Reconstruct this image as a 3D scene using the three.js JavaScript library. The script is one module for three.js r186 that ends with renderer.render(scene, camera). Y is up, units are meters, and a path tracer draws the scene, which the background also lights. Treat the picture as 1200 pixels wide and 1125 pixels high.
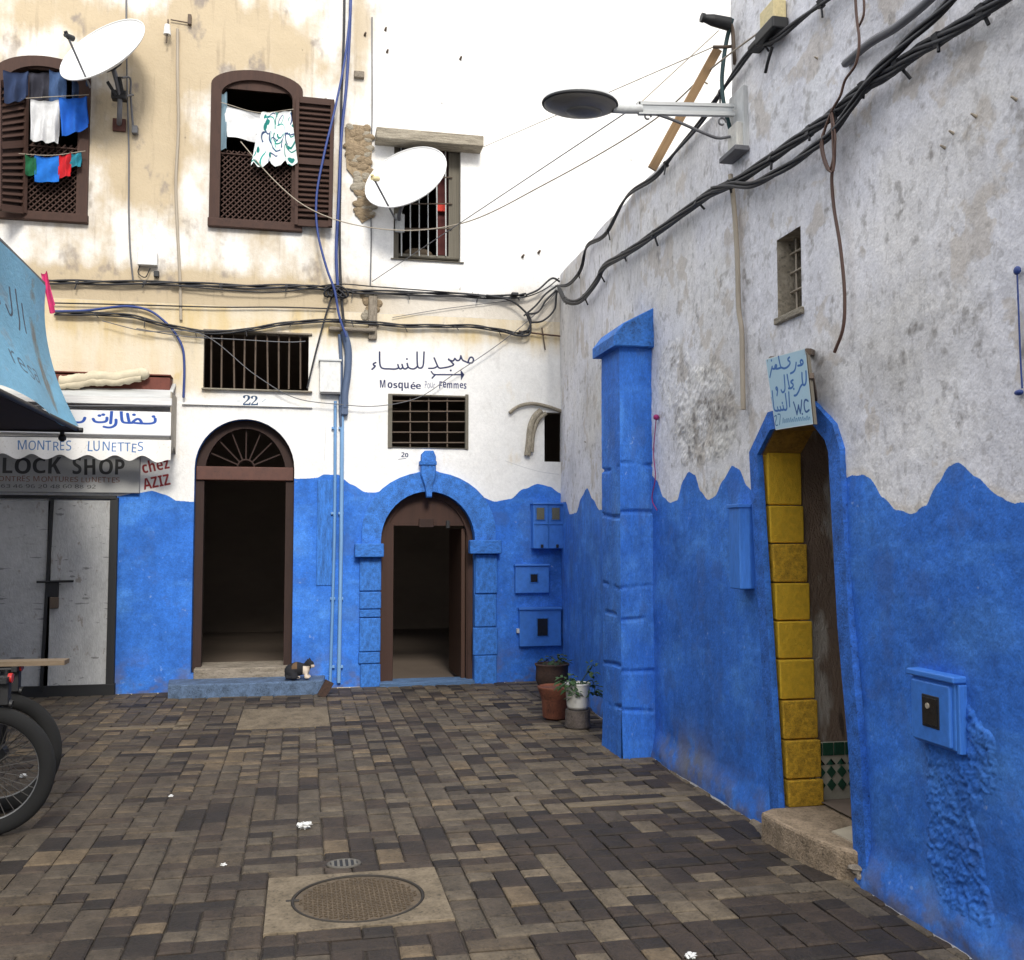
import * as THREE from 'three';
import { mergeGeometries, mergeVertices, toCreasedNormals } from 'three/addons/utils/BufferGeometryUtils.js';
import { RoundedBoxGeometry } from 'three/addons/geometries/RoundedBoxGeometry.js';
import { MarchingCubes } from 'three/addons/objects/MarchingCubes.js';

// ------------------------------------------------------------------ camera, sky, sun, exposure
const FOCAL = 1150, HORIZON = 632, VANISH = 355, EYE = 1.6;           // in pixels of the 1200 x 1125 photograph, and metres
const pitch = Math.atan((HORIZON - 562.5) / FOCAL), yaw = Math.atan((600 - VANISH) / Math.hypot(FOCAL, HORIZON - 562.5));
const V3 = (x, y, z) => new THREE.Vector3(x, y, z);
const eye = V3(0, EYE, 0), fwd = V3(Math.sin(yaw) * Math.cos(pitch), Math.sin(pitch), -Math.cos(yaw) * Math.cos(pitch));
const rgt = fwd.clone().cross(V3(0, 1, 0)).normalize(), upv = rgt.clone().cross(fwd);
const scene = new THREE.Scene();
const camera = new THREE.PerspectiveCamera(2 * Math.atan(562.5 / FOCAL) * 180 / Math.PI, 1200 / 1125, 0.05, 200);
camera.position.copy(eye); camera.lookAt(eye.clone().add(fwd));

const skyTex = (() => {                                                 // an overcast sky: brighter overhead, even all round
  const w = 64, h = 32, d = new Float32Array(w * h * 4);
  for (let j = 0; j < h; j++) for (let i = 0; i < w; i++) {
    const s = Math.max(0, Math.sin(((j + .5) / h - .5) * Math.PI)), L = 0.62 * (1 + 1.5 * s) / 2.5 * 1.9, k = (j * w + i) * 4;
    d[k] = L * 0.97; d[k + 1] = L * 0.99; d[k + 2] = L * 1.04; d[k + 3] = 1;
  }
  const t = new THREE.DataTexture(d, w, h, THREE.RGBAFormat, THREE.FloatType);
  t.mapping = THREE.EquirectangularReflectionMapping; t.magFilter = THREE.LinearFilter; t.minFilter = THREE.LinearFilter; t.needsUpdate = true;
  return t;
})();
scene.background = skyTex; scene.environment = skyTex;
const sun = new THREE.DirectionalLight(new THREE.Color().setRGB(1, .955, .87), 1.5);
sun.position.set(0.6, 11, 10.5); sun.target.position.set(0, 0, -6);
sun.castShadow = true; sun.shadow.radius = 26; sun.shadow.mapSize.set(2048, 2048);
Object.assign(sun.shadow.camera, { left: -12, right: 12, top: 12, bottom: -12, near: 0.5, far: 40 });
scene.add(sun, sun.target);
const renderer = new THREE.WebGLRenderer({ antialias: true });
renderer.toneMapping = THREE.LinearToneMapping; renderer.toneMappingExposure = 2.05;
renderer.shadowMap.enabled = true;

// ------------------------------------------------------------------ pixels of the photograph to points on ground and walls
const D = 10.9, RX = 2.57, UB = 7.2;                                    // facade at z = -D, street wall at x = RX, which turns a little beyond UB
const FAR_T = V3(.0855, 0, -.9963), FAR_N = V3(-.9963, 0, -.0855), FAR_O = V3(RX, 0, -UB);
const ray = (px, py) => fwd.clone().multiplyScalar(FOCAL).addScaledVector(rgt, px - 600).addScaledVector(upv, 562.5 - py).normalize();
const B = (px, py, off = 0) => { const d = ray(px, py); return eye.clone().addScaledVector(d, (-D + off) / d.z); };
const G = (px, py, y = 0) => { const d = ray(px, py); return eye.clone().addScaledVector(d, (y - EYE) / d.y); };
const Zp = (px, py, z) => { const d = ray(px, py); return eye.clone().addScaledVector(d, z / d.z); };
const rw = (u, v, d = 0) => u <= UB ? V3(RX - d, v, -u) : FAR_O.clone().addScaledVector(FAR_T, u - UB).addScaledVector(FAR_N, d).setY(v);
const R = (px, py, d = 0) => {
  const r = ray(px, py), p = eye.clone().addScaledVector(r, (RX - d) / r.x);
  if (-p.z <= UB) return [-p.z, p.y];
  const t = (FAR_O.clone().sub(eye).dot(FAR_N) + d) / r.dot(FAR_N), q = eye.clone().addScaledVector(r, t);
  return [UB + q.clone().sub(FAR_O).setY(0).dot(FAR_T), q.y];
};
const RP = (px, py, d = 0) => { const [u, v] = R(px, py, d); return rw(u, v, d); };
const toPx = (p) => { const q = p.clone().sub(eye), z = q.dot(fwd); return [600 + FOCAL * q.dot(rgt) / z, 562.5 - FOCAL * q.dot(upv) / z, z]; };

// ------------------------------------------------------------------ chance, noise
let seed = 12345;
const rnd = () => { seed = (seed + 0x6d2b79f5) | 0; let t = Math.imul(seed ^ (seed >>> 15), 1 | seed); t = (t + Math.imul(t ^ (t >>> 7), 61 | t)) ^ t; return ((t ^ (t >>> 14)) >>> 0) / 4294967296; };
const rr = (a, b) => a + (b - a) * rnd();
const clamp = (x, a = 0, b = 1) => Math.min(b, Math.max(a, x));
const ss = (a, b, x) => { const t = clamp((x - a) / (b - a)); return t * t * (3 - 2 * t); };
const mix = (a, b, t) => a + (b - a) * t;
const NT = 512;
function noiseTile(base, oct, gain = .5) {                              // a tiling sheet of value noise, 0..1
  const out = new Float32Array(NT * NT); let amp = 1, tot = 0, f = base;
  for (let o = 0; o < oct && f <= NT; o++, f *= 2, amp *= gain) {
    const g = new Float32Array(f * f); for (let i = 0; i < f * f; i++) g[i] = rnd();
    for (let y = 0; y < NT; y++) {
      const fy = y * f / NT, y0 = Math.floor(fy), ty = fy - y0, sy = ty * ty * (3 - 2 * ty), r0 = (y0 % f) * f, r1 = ((y0 + 1) % f) * f;
      for (let x = 0; x < NT; x++) {
        const fx = x * f / NT, x0 = Math.floor(fx), tx = fx - x0, sx = tx * tx * (3 - 2 * tx), a = x0 % f, b = (x0 + 1) % f;
        out[y * NT + x] += amp * ((g[r0 + a] * (1 - sx) + g[r0 + b] * sx) * (1 - sy) + (g[r1 + a] * (1 - sx) + g[r1 + b] * sx) * sy);
      }
    }
    tot += amp;
  }
  for (let i = 0; i < out.length; i++) out[i] /= tot;
  return out;
}
const N1 = noiseTile(8, 6), N2 = noiseTile(8, 6, .62), N3 = noiseTile(64, 4, .6), N4 = noiseTile(4, 7, .55);
function nz(t, x, y) {                                                  // one tile = one unit
  x -= Math.floor(x); y -= Math.floor(y); x *= NT; y *= NT;
  const x0 = x | 0, y0 = y | 0, tx = x - x0, ty = y - y0, x1 = (x0 + 1) & 511, y1 = ((y0 + 1) & 511) * NT, a = x0 & 511, r = (y0 & 511) * NT;
  return (t[r + a] * (1 - tx) + t[r + x1] * tx) * (1 - ty) + (t[y1 + a] * (1 - tx) + t[y1 + x1] * tx) * ty;
}

// ------------------------------------------------------------------ textures and materials
const SRGB = new Uint8ClampedArray(4097); for (let i = 0; i <= 4096; i++) { const c = i / 4096; SRGB[i] = Math.round(255 * (c <= .0031308 ? c * 12.92 : 1.055 * Math.pow(c, 1 / 2.4) - .055)); }
const enc = (c) => SRGB[Math.round(clamp(c) * 4096)];
const css = (r, g, b, a = 1) => `rgba(${enc(r)},${enc(g)},${enc(b)},${a})`;
function canvasOf(w, h) { const c = document.createElement('canvas'); c.width = w; c.height = h; return c; }
function paint(w, h, fn, u0 = 0, u1 = 1, v0 = 0, v1 = 1) {              // fn(u, v, out) gives linear colour
  const c = canvasOf(w, h), x = c.getContext('2d'), im = x.createImageData(w, h), o = [0, 0, 0];
  for (let j = 0, k = 0; j < h; j++) { const v = v1 + (v0 - v1) * (j + .5) / h; for (let i = 0; i < w; i++, k += 4) { fn(u0 + (u1 - u0) * (i + .5) / w, v, o); im.data[k] = enc(o[0]); im.data[k + 1] = enc(o[1]); im.data[k + 2] = enc(o[2]); im.data[k + 3] = 255; } }
  x.putImageData(im, 0, 0); return c;
}
function tex(c, srgb = true, ru = 1, rv = 1) {
  const t = new THREE.CanvasTexture(c); t.colorSpace = srgb ? THREE.SRGBColorSpace : THREE.NoColorSpace;
  t.wrapS = t.wrapT = THREE.RepeatWrapping; t.repeat.set(ru, rv); t.magFilter = THREE.LinearFilter; t.anisotropy = 8; return t;
}
const again = (t, ru, rv) => { const c = t.clone(); c.repeat.set(ru, rv); c.needsUpdate = true; return c; };
const grey = (w, fn) => paint(w, w, (u, v, o) => { const g = Math.pow(clamp(fn(u, v)), 2.2); o[0] = o[1] = o[2] = g; });
const plasterBump = tex(grey(512, (u, v) => .55 * nz(N1, u, v) + .3 * nz(N3, u, v) + .25 * nz(N3, u * 2, v * 2) - .08), false);
const grainTex = tex(paint(256, 256, (u, v, o) => { const g = .74 + .34 * nz(N2, u, v) * 1.1 - .12 * nz(N3, u, v); o[0] = o[1] = o[2] = g; }));
const woodTex = tex(paint(256, 256, (u, v, o) => { const g = .62 + .5 * nz(N2, u * 2, v * .25) - .2 * ss(.6, .75, nz(N3, u * 1, v * .1)); o[0] = g; o[1] = g * .98; o[2] = g * .95; }));
const stoneTex = tex(paint(512, 512, (u, v, o) => { const a = nz(N2, u, v), b = nz(N3, u, v), g = .62 + .8 * (a - .32) + .6 * (b - .5) - .3 * ss(.6, .75, nz(N3, u + .37, v + .11)); o[0] = g; o[1] = g * (.98 + .03 * a); o[2] = g * (.93 + .1 * a); }));
const stoneBump = tex(grey(512, (u, v) => .5 * nz(N2, u, v) + .5 * nz(N3, u, v)), false);
const fabricBump = tex(grey(256, (u, v) => .5 + .25 * Math.sin(u * 402) * Math.sin(v * 402) + .3 * (nz(N3, u, v) - .5)), false);
const lin = (r, g, b) => new THREE.Color().setRGB(r, g, b);
const mat = (rgb, roughness = .85, o = {}) => new THREE.MeshStandardMaterial({ color: lin(...rgb), roughness, map: grainTex, side: THREE.DoubleSide, ...o });
const M = {
  wood: mat([.058, .026, .017], .8, { map: woodTex }), darkWood: mat([.036, .016, .011], .8, { map: woodTex }), oldWood: mat([.2, .15, .1], .85, { map: woodTex }),
  tanWood: mat([.42, .27, .14], .8, { map: woodTex }), redBoard: mat([.16, .045, .03], .8, { map: woodTex }), greyWood: mat([.17, .155, .125], .9, { map: woodTex }),
  iron: mat([.12, .085, .06], .75), black: mat([.012, .012, .013], .55), cable: mat([.018, .018, .022], .6), cableBlue: mat([.02, .05, .22], .5), cableGrey: mat([.14, .14, .15], .6),
  cableBrown: mat([.10, .05, .035], .6), cableTan: mat([.42, .36, .28], .7), white: mat([.76, .76, .74], .5), dish: mat([.8, .8, .79], .4), steel: mat([.4, .4, .4], .4, { metalness: .6 }),
  paleMetal: mat([.6, .61, .6], .5), cream: mat([.72, .6, .32], .55), creamBox: mat([.68, .66, .6], .55), concrete: mat([.33, .28, .22], .95, { map: stoneTex, bumpMap: stoneBump, bumpScale: .006 }),
  ledge: mat([.42, .37, .29], .95, { map: stoneTex, bumpMap: stoneBump, bumpScale: .008 }), blue: mat([.04, .21, .70], .75, { map: stoneTex, bumpMap: stoneBump, bumpScale: .006 }), blueMetal: mat([.05, .21, .68], .55),
  blueStone: mat([.12, .22, .4], .9, { map: stoneTex, bumpMap: stoneBump, bumpScale: .01 }), interior: mat([.19, .145, .11], .95), glass: mat([.16, .15, .10], .15), darkGlass: mat([.02, .018, .016], .15),
  yellow: mat([.80, .49, .028], .85, { bumpMap: stoneBump, bumpScale: .008 }), yellowDirty: mat([.82, .48, .035], .88, { map: stoneTex, bumpMap: stoneBump, bumpScale: .012 }),
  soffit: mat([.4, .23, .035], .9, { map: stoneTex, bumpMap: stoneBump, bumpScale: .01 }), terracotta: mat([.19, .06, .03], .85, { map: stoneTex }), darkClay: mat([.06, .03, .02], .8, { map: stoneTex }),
  rubber: mat([.008, .008, .008], .95), red: mat([.5, .02, .015], .4), doorGrey: mat([.46, .46, .45], .7), rubble: mat([.36, .27, .17], .95, { map: stoneTex, bumpMap: stoneBump, bumpScale: .01 }),
};
const shadow = (o) => { o.castShadow = o.receiveShadow = true; return o; };

// ------------------------------------------------------------------ building blocks
const clean = (g) => { g = g.index ? g.toNonIndexed() : g; for (const k of Object.keys(g.attributes)) if (!['position', 'normal', 'uv'].includes(k)) g.deleteAttribute(k); if (!g.attributes.uv) g.setAttribute('uv', new THREE.BufferAttribute(new Float32Array(g.attributes.position.count * 2), 2)); if (!g.attributes.normal) g.computeVertexNormals(); return g; };
const mg = (list) => list.length === 1 ? list[0] : mergeGeometries(list.map(clean));
const box = (x0, x1, y0, y1, z0, z1, r = .006) => {
  const w = Math.abs(x1 - x0), h = Math.abs(y1 - y0), d = Math.abs(z1 - z0), q = Math.min(r, w / 2.5, h / 2.5, d / 2.5);
  return (q > .001 ? new RoundedBoxGeometry(w, h, d, 1, q) : new THREE.BoxGeometry(w, h, d)).translate((x0 + x1) / 2, (y0 + y1) / 2, (z0 + z1) / 2);
};
const bxB = (px0, py0, px1, py1, d0, d1, r) => { const a = B(px0, py0, d1), b = B(px1, py1, d1); return box(a.x, b.x, a.y, b.y, -D + d0, -D + d1, r); };   // a block on the facade
const bxR = (u0, u1, v0, v1, d0, d1, r) => box(RX - d1, RX - d0, v0, v1, -u1, -u0, r);                                                            // a block on the street wall
const tube = (pts, r, n = 0, rs = 6, closed = false) => new THREE.TubeGeometry(pts.length === 2 ? new THREE.LineCurve3(pts[0], pts[1]) : new THREE.CatmullRomCurve3(pts, closed, 'centripetal'), n || (pts.length === 2 ? 1 : pts.length * 6), r, rs, closed);
function bar(a, b, w, h, up = V3(0, 1, 0)) {                            // a straight square bar from a to b
  const d = b.clone().sub(a), L = d.length(), z = d.normalize(), x = up.clone().cross(z).normalize(), y = z.clone().cross(x);
  return new THREE.BoxGeometry(w, h, L).applyMatrix4(new THREE.Matrix4().makeBasis(x, y, z).setPosition(a.clone().add(b).multiplyScalar(.5)));
}
const orient = (g, n, at) => g.applyQuaternion(new THREE.Quaternion().setFromUnitVectors(V3(0, 1, 0), n.clone().normalize())).translate(at.x, at.y, at.z);
const used = new Map();
const numbered = (n) => { const k = used.get(n) || 0; used.set(n, k + 1); return k ? `${n}_${String(k).padStart(3, '0')}` : n; };
function tag(o, label, category, group, kind) { if (label) o.userData.label = label; if (category) o.userData.category = category; if (group) o.userData.group = group; if (kind) o.userData.kind = kind; return o; }
function thing(name, label, category, at, group) { const o = new THREE.Group(); o.name = numbered(name); o.position.copy(at); scene.add(o); return tag(o, label, category, group); }
function part(parent, name, geo, m, kind) {                             // geometry given in world metres; parents only move, never turn
  const o = V3(0, 0, 0); for (let p = parent; p && p !== scene; p = p.parent) o.add(p.position);
  geo.translate(-o.x, -o.y, -o.z); const k = shadow(new THREE.Mesh(geo, m)); k.name = name; parent.add(k); if (kind) k.userData.kind = kind; return k;
}
function solo(name, geo, m, label, category, group, kind) {             // a thing of one mesh, its origin under its middle
  geo.computeBoundingBox(); const b = geo.boundingBox, c = V3((b.min.x + b.max.x) / 2, b.min.y, (b.min.z + b.max.z) / 2); geo.translate(-c.x, -c.y, -c.z);
  const k = shadow(new THREE.Mesh(geo, m)); k.name = numbered(name); k.position.copy(c); scene.add(k); return tag(k, label, category, group, kind);
}
const inPoly = (p, x, y) => { let c = false; for (let i = 0, j = p.length - 1; i < p.length; j = i++) if ((p[i][1] > y) !== (p[j][1] > y) && x < (p[j][0] - p[i][0]) * (y - p[i][1]) / (p[j][1] - p[i][1]) + p[i][0]) c = !c; return c; };
function nearest(p, x, y) { let bd = 1e9, bx = x, by = y; for (let i = 0, j = p.length - 1; i < p.length; j = i++) { const ax = p[j][0], ay = p[j][1], dx = p[i][0] - ax, dy = p[i][1] - ay, t = clamp(((x - ax) * dx + (y - ay) * dy) / (dx * dx + dy * dy || 1)), qx = ax + t * dx, qy = ay + t * dy, d = (qx - x) ** 2 + (qy - y) ** 2; if (d < bd) { bd = d; bx = qx; by = qy; } } return [bx, by, Math.sqrt(bd)]; }
const lines = (a, b, step, extra = []) => { const out = [], e = extra.filter((x) => x > a + .003 && x < b - .003).concat([a, b]).sort((p, q) => p - q); for (let i = 0; i + 1 < e.length; i++) { const n = Math.max(1, Math.round((e[i + 1] - e[i]) / step)); for (let k = 0; k < n; k++) out.push(e[i] + (e[i + 1] - e[i]) * k / n); } out.push(b); return out; };
function wallMesh({ u0, u1, v0, v1, step, holes = [], disp = () => 0, map, tu0 = u0, tu1 = u1, tv0 = v0, tv1 = v1, top }) {   // a relief sheet with real openings
  const bbs = holes.map((p) => [Math.min(...p.map((q) => q[0])), Math.max(...p.map((q) => q[0])), Math.min(...p.map((q) => q[1])), Math.max(...p.map((q) => q[1]))]);
  const uniq = (a) => { a.sort((x, y) => x - y); return a.filter((x, i) => !i || x - a[i - 1] > .004); };
  const us = lines(u0, u1, step, uniq(bbs.flatMap((b) => [b[0], b[1]]))), vs = lines(v0, v1, step, uniq(bbs.flatMap((b) => [b[2], b[3]])));
  const nu = us.length, nv = vs.length, out = new Uint8Array((nu - 1) * (nv - 1));
  const hole = (u, v) => holes.findIndex((p, i) => u > bbs[i][0] && u < bbs[i][1] && v > bbs[i][2] && v < bbs[i][3] && inPoly(p, u, v));
  for (let j = 0; j < nv - 1; j++) for (let i = 0; i < nu - 1; i++) out[j * (nu - 1) + i] = hole((us[i] + us[i + 1]) / 2, (vs[j] + vs[j + 1]) / 2) + 1;
  const pos = new Float32Array(nu * nv * 3), uv = new Float32Array(nu * nv * 2), idx = [];
  for (let j = 0; j < nv; j++) for (let i = 0; i < nu; i++) {
    let u = us[i], v = vs[j], h = 0, solid = false, fade = 1;
    for (const [a, b] of [[i, j], [i - 1, j], [i, j - 1], [i - 1, j - 1]]) if (a >= 0 && b >= 0 && a < nu - 1 && b < nv - 1) { const k = out[b * (nu - 1) + a]; if (k) h = k; else solid = true; }
    if (h && solid) { [u, v] = nearest(holes[h - 1], u, v); fade = 0; }
    else for (let q = 0; q < holes.length; q++) if (u > bbs[q][0] - .08 && u < bbs[q][1] + .08 && v > bbs[q][2] - .08 && v < bbs[q][3] + .08) fade = Math.min(fade, nearest(holes[q], u, v)[2] / .08);
    const vt = v; if (top) v = top(u, v);
    const p = map(u, v, disp(u, v) * Math.min(1, fade)), k = j * nu + i;
    pos[k * 3] = p.x; pos[k * 3 + 1] = p.y; pos[k * 3 + 2] = p.z; uv[k * 2] = (u - tu0) / (tu1 - tu0); uv[k * 2 + 1] = (vt - tv0) / (tv1 - tv0);
  }
  for (let j = 0; j < nv - 1; j++) for (let i = 0; i < nu - 1; i++) if (!out[j * (nu - 1) + i]) { const a = j * nu + i; idx.push(a, a + 1, a + nu, a + 1, a + nu + 1, a + nu); }
  const g = new THREE.BufferGeometry(); g.setAttribute('position', new THREE.BufferAttribute(pos, 3)); g.setAttribute('uv', new THREE.BufferAttribute(uv, 2)); g.setIndex(idx); g.computeVertexNormals();
  return g;
}
function strip(poly, d0, d1, map, close = true) {                       // the sides of an opening, from depth d0 to d1
  const p = [], uv = []; let run = 0;
  for (let i = 0; i < poly.length - (close ? 0 : 1); i++) {
    const a = poly[i], b = poly[(i + 1) % poly.length], L = Math.hypot(b[0] - a[0], b[1] - a[1]), q = [map(a[0], a[1], d0), map(b[0], b[1], d0), map(b[0], b[1], d1), map(a[0], a[1], d1)];
    for (const [k, s, t] of [[0, 0, 0], [1, 1, 0], [2, 1, 1], [0, 0, 0], [2, 1, 1], [3, 0, 1]]) { p.push(q[k].x, q[k].y, q[k].z); uv.push(run + s * L, t * Math.abs(d1 - d0)); } run += L;
  }
  const g = new THREE.BufferGeometry(); g.setAttribute('position', new THREE.Float32BufferAttribute(p, 3)); g.setAttribute('uv', new THREE.Float32BufferAttribute(uv, 2)); g.computeVertexNormals(); return g;
}
function cap(poly, d, map) { const s = new THREE.ShapeGeometry(new THREE.Shape(poly.map((q) => new THREE.Vector2(q[0], q[1])))), a = s.attributes.position; for (let i = 0; i < a.count; i++) { const p = map(a.getX(i), a.getY(i), d); a.setXYZ(i, p.x, p.y, p.z); } s.computeVertexNormals(); return s; }
function slab(poly, d0, d1, map, bevel = 0) {                           // a flat shape with thickness
  const ctr = poly.reduce((s, q) => [s[0] + q[0] / poly.length, s[1] + q[1] / poly.length], [0, 0]);
  const inner = bevel ? poly.map(([x, y]) => { const L = Math.hypot(x - ctr[0], y - ctr[1]); return [x - (x - ctr[0]) / L * bevel, y - (y - ctr[1]) / L * bevel]; }) : poly;
  const list = [cap(inner, d1, map), cap(poly, d0, map), strip(poly, d0, bevel ? d1 - bevel : d1, map)];
  if (bevel) { const p = []; for (let i = 0; i < poly.length; i++) { const j = (i + 1) % poly.length, q = [map(...poly[i], d1 - bevel), map(...poly[j], d1 - bevel), map(...inner[j], d1), map(...inner[i], d1)]; for (const k of [0, 1, 2, 0, 2, 3]) p.push(q[k].x, q[k].y, q[k].z); } const g = new THREE.BufferGeometry(); g.setAttribute('position', new THREE.Float32BufferAttribute(p, 3)); g.computeVertexNormals(); list.push(g); }
  return mg(list);
}
const bm = (u, v, d) => V3(u, v, -D + d);                              // facade coordinates: u = x, v = y
const quadB = (px0, py0, px1, py1) => { const a = B(px0, py1), b = B(px1, py0); return [[a.x, a.y], [b.x, a.y], [b.x, b.y], [a.x, b.y]]; };
function archB(px0, px1, pyTop, pySpring, pyBot, n = 20) {              // an arched opening on the facade
  const a = B(px0, pySpring), b = B(px1, pySpring), t = B((px0 + px1) / 2, pyTop).y, y0 = B((px0 + px1) / 2, pyBot).y, c = (a.x + b.x) / 2, r = (b.x - a.x) / 2, s = (a.y + b.y) / 2, out = [[a.x, y0], [b.x, y0]];
  for (let i = 0; i <= n; i++) { const f = Math.PI * i / n; out.push([c + r * Math.cos(f), s + (t - s) * Math.sin(f)]); } return out;
}
const wave = (pts) => { const p = pts.slice().sort((a, b) => a[0] - b[0]); return (u) => { if (u <= p[0][0]) return p[0][1]; for (let i = 1; i < p.length; i++) if (u <= p[i][0]) { const p0 = p[Math.max(0, i - 2)], p1 = p[i - 1], p2 = p[i], p3 = p[Math.min(p.length - 1, i + 1)], t = (u - p1[0]) / (p2[0] - p1[0]), s = t * t * (3 - 2 * t); return mix(p1[1], p2[1], mix(t, s, .6)); } return p[p.length - 1][1]; }; };

// ------------------------------------------------------------------ the ground and its paving
{
  const g = new THREE.PlaneGeometry(60, 60).rotateX(-Math.PI / 2), uv = g.attributes.uv; for (let i = 0; i < uv.count; i++) uv.setXY(i, uv.getX(i) * 90, uv.getY(i) * 90);
  const o = shadow(new THREE.Mesh(g, mat([.075, .066, .055], .8, { map: stoneTex }))); o.name = 'ground'; o.position.set(0, -.034, -6); scene.add(o); tag(o, 'dark earth and stone ground of the square', 'ground', null, 'structure');
}
const UX = .79 / 6, UZ = .67 / 6, X0 = -.14, Z0 = -4.87;                     // paving grid, in step with the manhole slab
const pavement = (() => {
  const g = new THREE.PlaneGeometry(6.3, 9.4, 1, 1).rotateX(-Math.PI / 2), uv = g.attributes.uv; for (let i = 0; i < uv.count; i++) uv.setXY(i, uv.getX(i) * 12, uv.getY(i) * 18);
  const o = shadow(new THREE.Mesh(g, mat([.05, .039, .029], .95, { map: stoneTex }))); o.name = 'pavement'; o.position.set(-.5, -.014, -6.3); scene.add(o); return tag(o, 'brown and grey stone paving of the square', 'paving', null, 'structure');
})();
const cellX = (x) => Math.round((x - X0) / UX), cellZ = (z) => Math.round((z - Z0) / UZ);
const slabCells = [[0, 5, 0, 5, 'manhole']];                            // inclusive cell ranges
{ const a = G(284, 831), b = G(392, 852); slabCells.push([cellX(a.x), cellX(b.x) - 1, cellZ(a.z), cellZ(b.z) - 1, 'patch']); }
{ const a = G(196, 877), b = G(262, 889); slabCells.push([cellX(a.x), cellX(b.x) - 1, cellZ(a.z), cellZ(a.z), 'patch']); }
{ const a = G(207, 848), b = G(246, 862); slabCells.push([cellX(a.x), cellX(a.x), cellZ(a.z), cellZ(a.z) + 2, 'patch']); }
{ const a = G(112, 852), b = G(205, 852); slabCells.push([cellX(a.x), cellX(b.x), cellZ(a.z), cellZ(a.z), 'patch']); }
{ const a = G(675, 945), b = G(795, 945); slabCells.push([cellX(a.x), cellX(b.x), cellZ(a.z) - 1, cellZ(a.z) - 1, 'patch']); }
const stepFoot = [B(193, 815), B(383, 815)];
{
  const nx0 = Math.floor((-3.6 - X0) / UX), nx1 = Math.floor((2.66 - X0) / UX), nz0 = Math.floor((-10.9 - Z0) / UZ), nz1 = Math.floor((-1.9 - Z0) / UZ), W = nx1 - nx0 + 1, H = nz1 - nz0 + 1, taken = new Uint8Array(W * H);
  const stones = [];
  for (const [a, b, c, d] of slabCells) for (let i = a; i <= b; i++) for (let j = c; j <= d; j++) if (i >= nx0 && i <= nx1 && j >= nz0 && j <= nz1) taken[(j - nz0) * W + i - nx0] = 1;
  const free = (i, j) => i <= nx1 && j <= nz1 && !taken[(j - nz0) * W + i - nx0];
  for (let j = nz0; j <= nz1; j++) for (let i = nx0; i <= nx1; i++) {
    if (!free(i, j)) continue;
    const r = rnd(), right = toPx(V3(X0 + i * UX, 0, Z0 + j * UZ))[0] > 540, wide = right ? .30 : .2; let w = 1, h = 1;
    if (r < wide && free(i + 1, j)) w = 2; else if (r < .44 && free(i, j + 1)) h = 2;
    for (let a = 0; a < w; a++) for (let b = 0; b < h; b++) taken[(j + b - nz0) * W + i + a - nx0] = 1;
    const x = X0 + (i + w / 2) * UX, z = Z0 + (j + h / 2) * UZ, [px, py, depth] = toPx(V3(x, 0, z));
    if (x > RX + .04 + Math.max(0, -z - UB) * .0858) continue;
    stones.push({ x, z, w, h, px, py, size: px > -20 && px < 1220 && py < 1150 && depth > 0 ? w * h / (depth * depth * depth) : 0 });
  }
  // tones as the photograph shows them: pale grey-beige, mid grey, brown, near-black wet stones
  const TONES = [[.150, .116, .076], [.124, .097, .066], [.100, .078, .054], [.082, .062, .043], [.064, .045, .031], [.048, .032, .0215], [.034, .0225, .0152], [.023, .0155, .011], [.15, .108, .064], [.094, .069, .044]];
  const blobs = [[960, 1105, 120, 30, 1], [130, 1085, 80, 28, .75], [400, 1110, 110, 22, .85], [690, 985, 120, 25, .55], [800, 1000, 90, 16, .7], [880, 965, 60, 14, .6], [760, 1095, 60, 25, .6], [250, 868, 60, 10, .8], [60, 1060, 120, 60, .35], [560, 1000, 60, 20, .4], [750, 940, 35, 10, .9], [870, 1110, 90, 25, .8], [640, 1040, 60, 20, .45]];
  const toneOf = (s) => {
    let dark = .16 + .55 * (nz(N4, s.x * .21, s.z * .21) - .45) + (s.px > 560 ? .16 : 0);
    for (const [bx, by, ax, ay, k] of blobs) dark += k * .8 * Math.exp(-(((s.px - bx) / ax) ** 2) - (((s.py - by) / ay) ** 2));
    const back = ss(960, 850, s.py), r = rnd();
    if (r < dark) return 5 + Math.floor(rnd() * 2.99);
    if (r > .97 - .1 * back) return 8;
    if (s.px < 330) return [2, 3, 3, 4, 3, 9][Math.floor(rnd() * 6)];
    if (s.px > 560) return [0, 1, 0, 2, 3, 9, 0][Math.floor(rnd() * 7)];
    return [1, 2, 2, 3, 9, 2, 4][Math.floor(rnd() * 7)];
  };
  const mats = TONES.map((t, i) => mat(t, i > 4 && i < 8 ? .74 : .8, { map: stoneTex, bumpMap: stoneBump, bumpScale: .007 }));
  const stoneGeo = (w, h, k) => {                                       // a worn sett: crown, chamfer, sides
    const a = w * UX / 2 - .003, b = h * UZ / 2 - .003, c = .008, q = () => (rnd() - .5) * .006, top = [], mid = [], low = [];
    for (const [sx, sz] of [[-1, -1], [1, -1], [1, 1], [-1, 1]]) { const jx = q(), jz = q(); mid.push([sx * a + jx, -.006, sz * b + jz]); low.push([sx * a + jx, -.03, sz * b + jz]); top.push([sx * (a - c) + jx, (rnd() - .5) * .003, sz * (b - c) + jz]); }
    const ctr = [0, .0022, 0], P = [], U = [], ou = rnd(), ov = rnd(), put = (...l) => { for (const p of l) { P.push(...p); U.push(ou + p[0] * 1.6 + p[1], ov + p[2] * 1.6); } };
    for (let i = 0; i < 4; i++) { const j = (i + 1) % 4; put(ctr, top[j], top[i]); put(top[i], top[j], mid[j], top[i], mid[j], mid[i]); put(mid[i], mid[j], low[j], mid[i], low[j], low[i]); }
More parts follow.
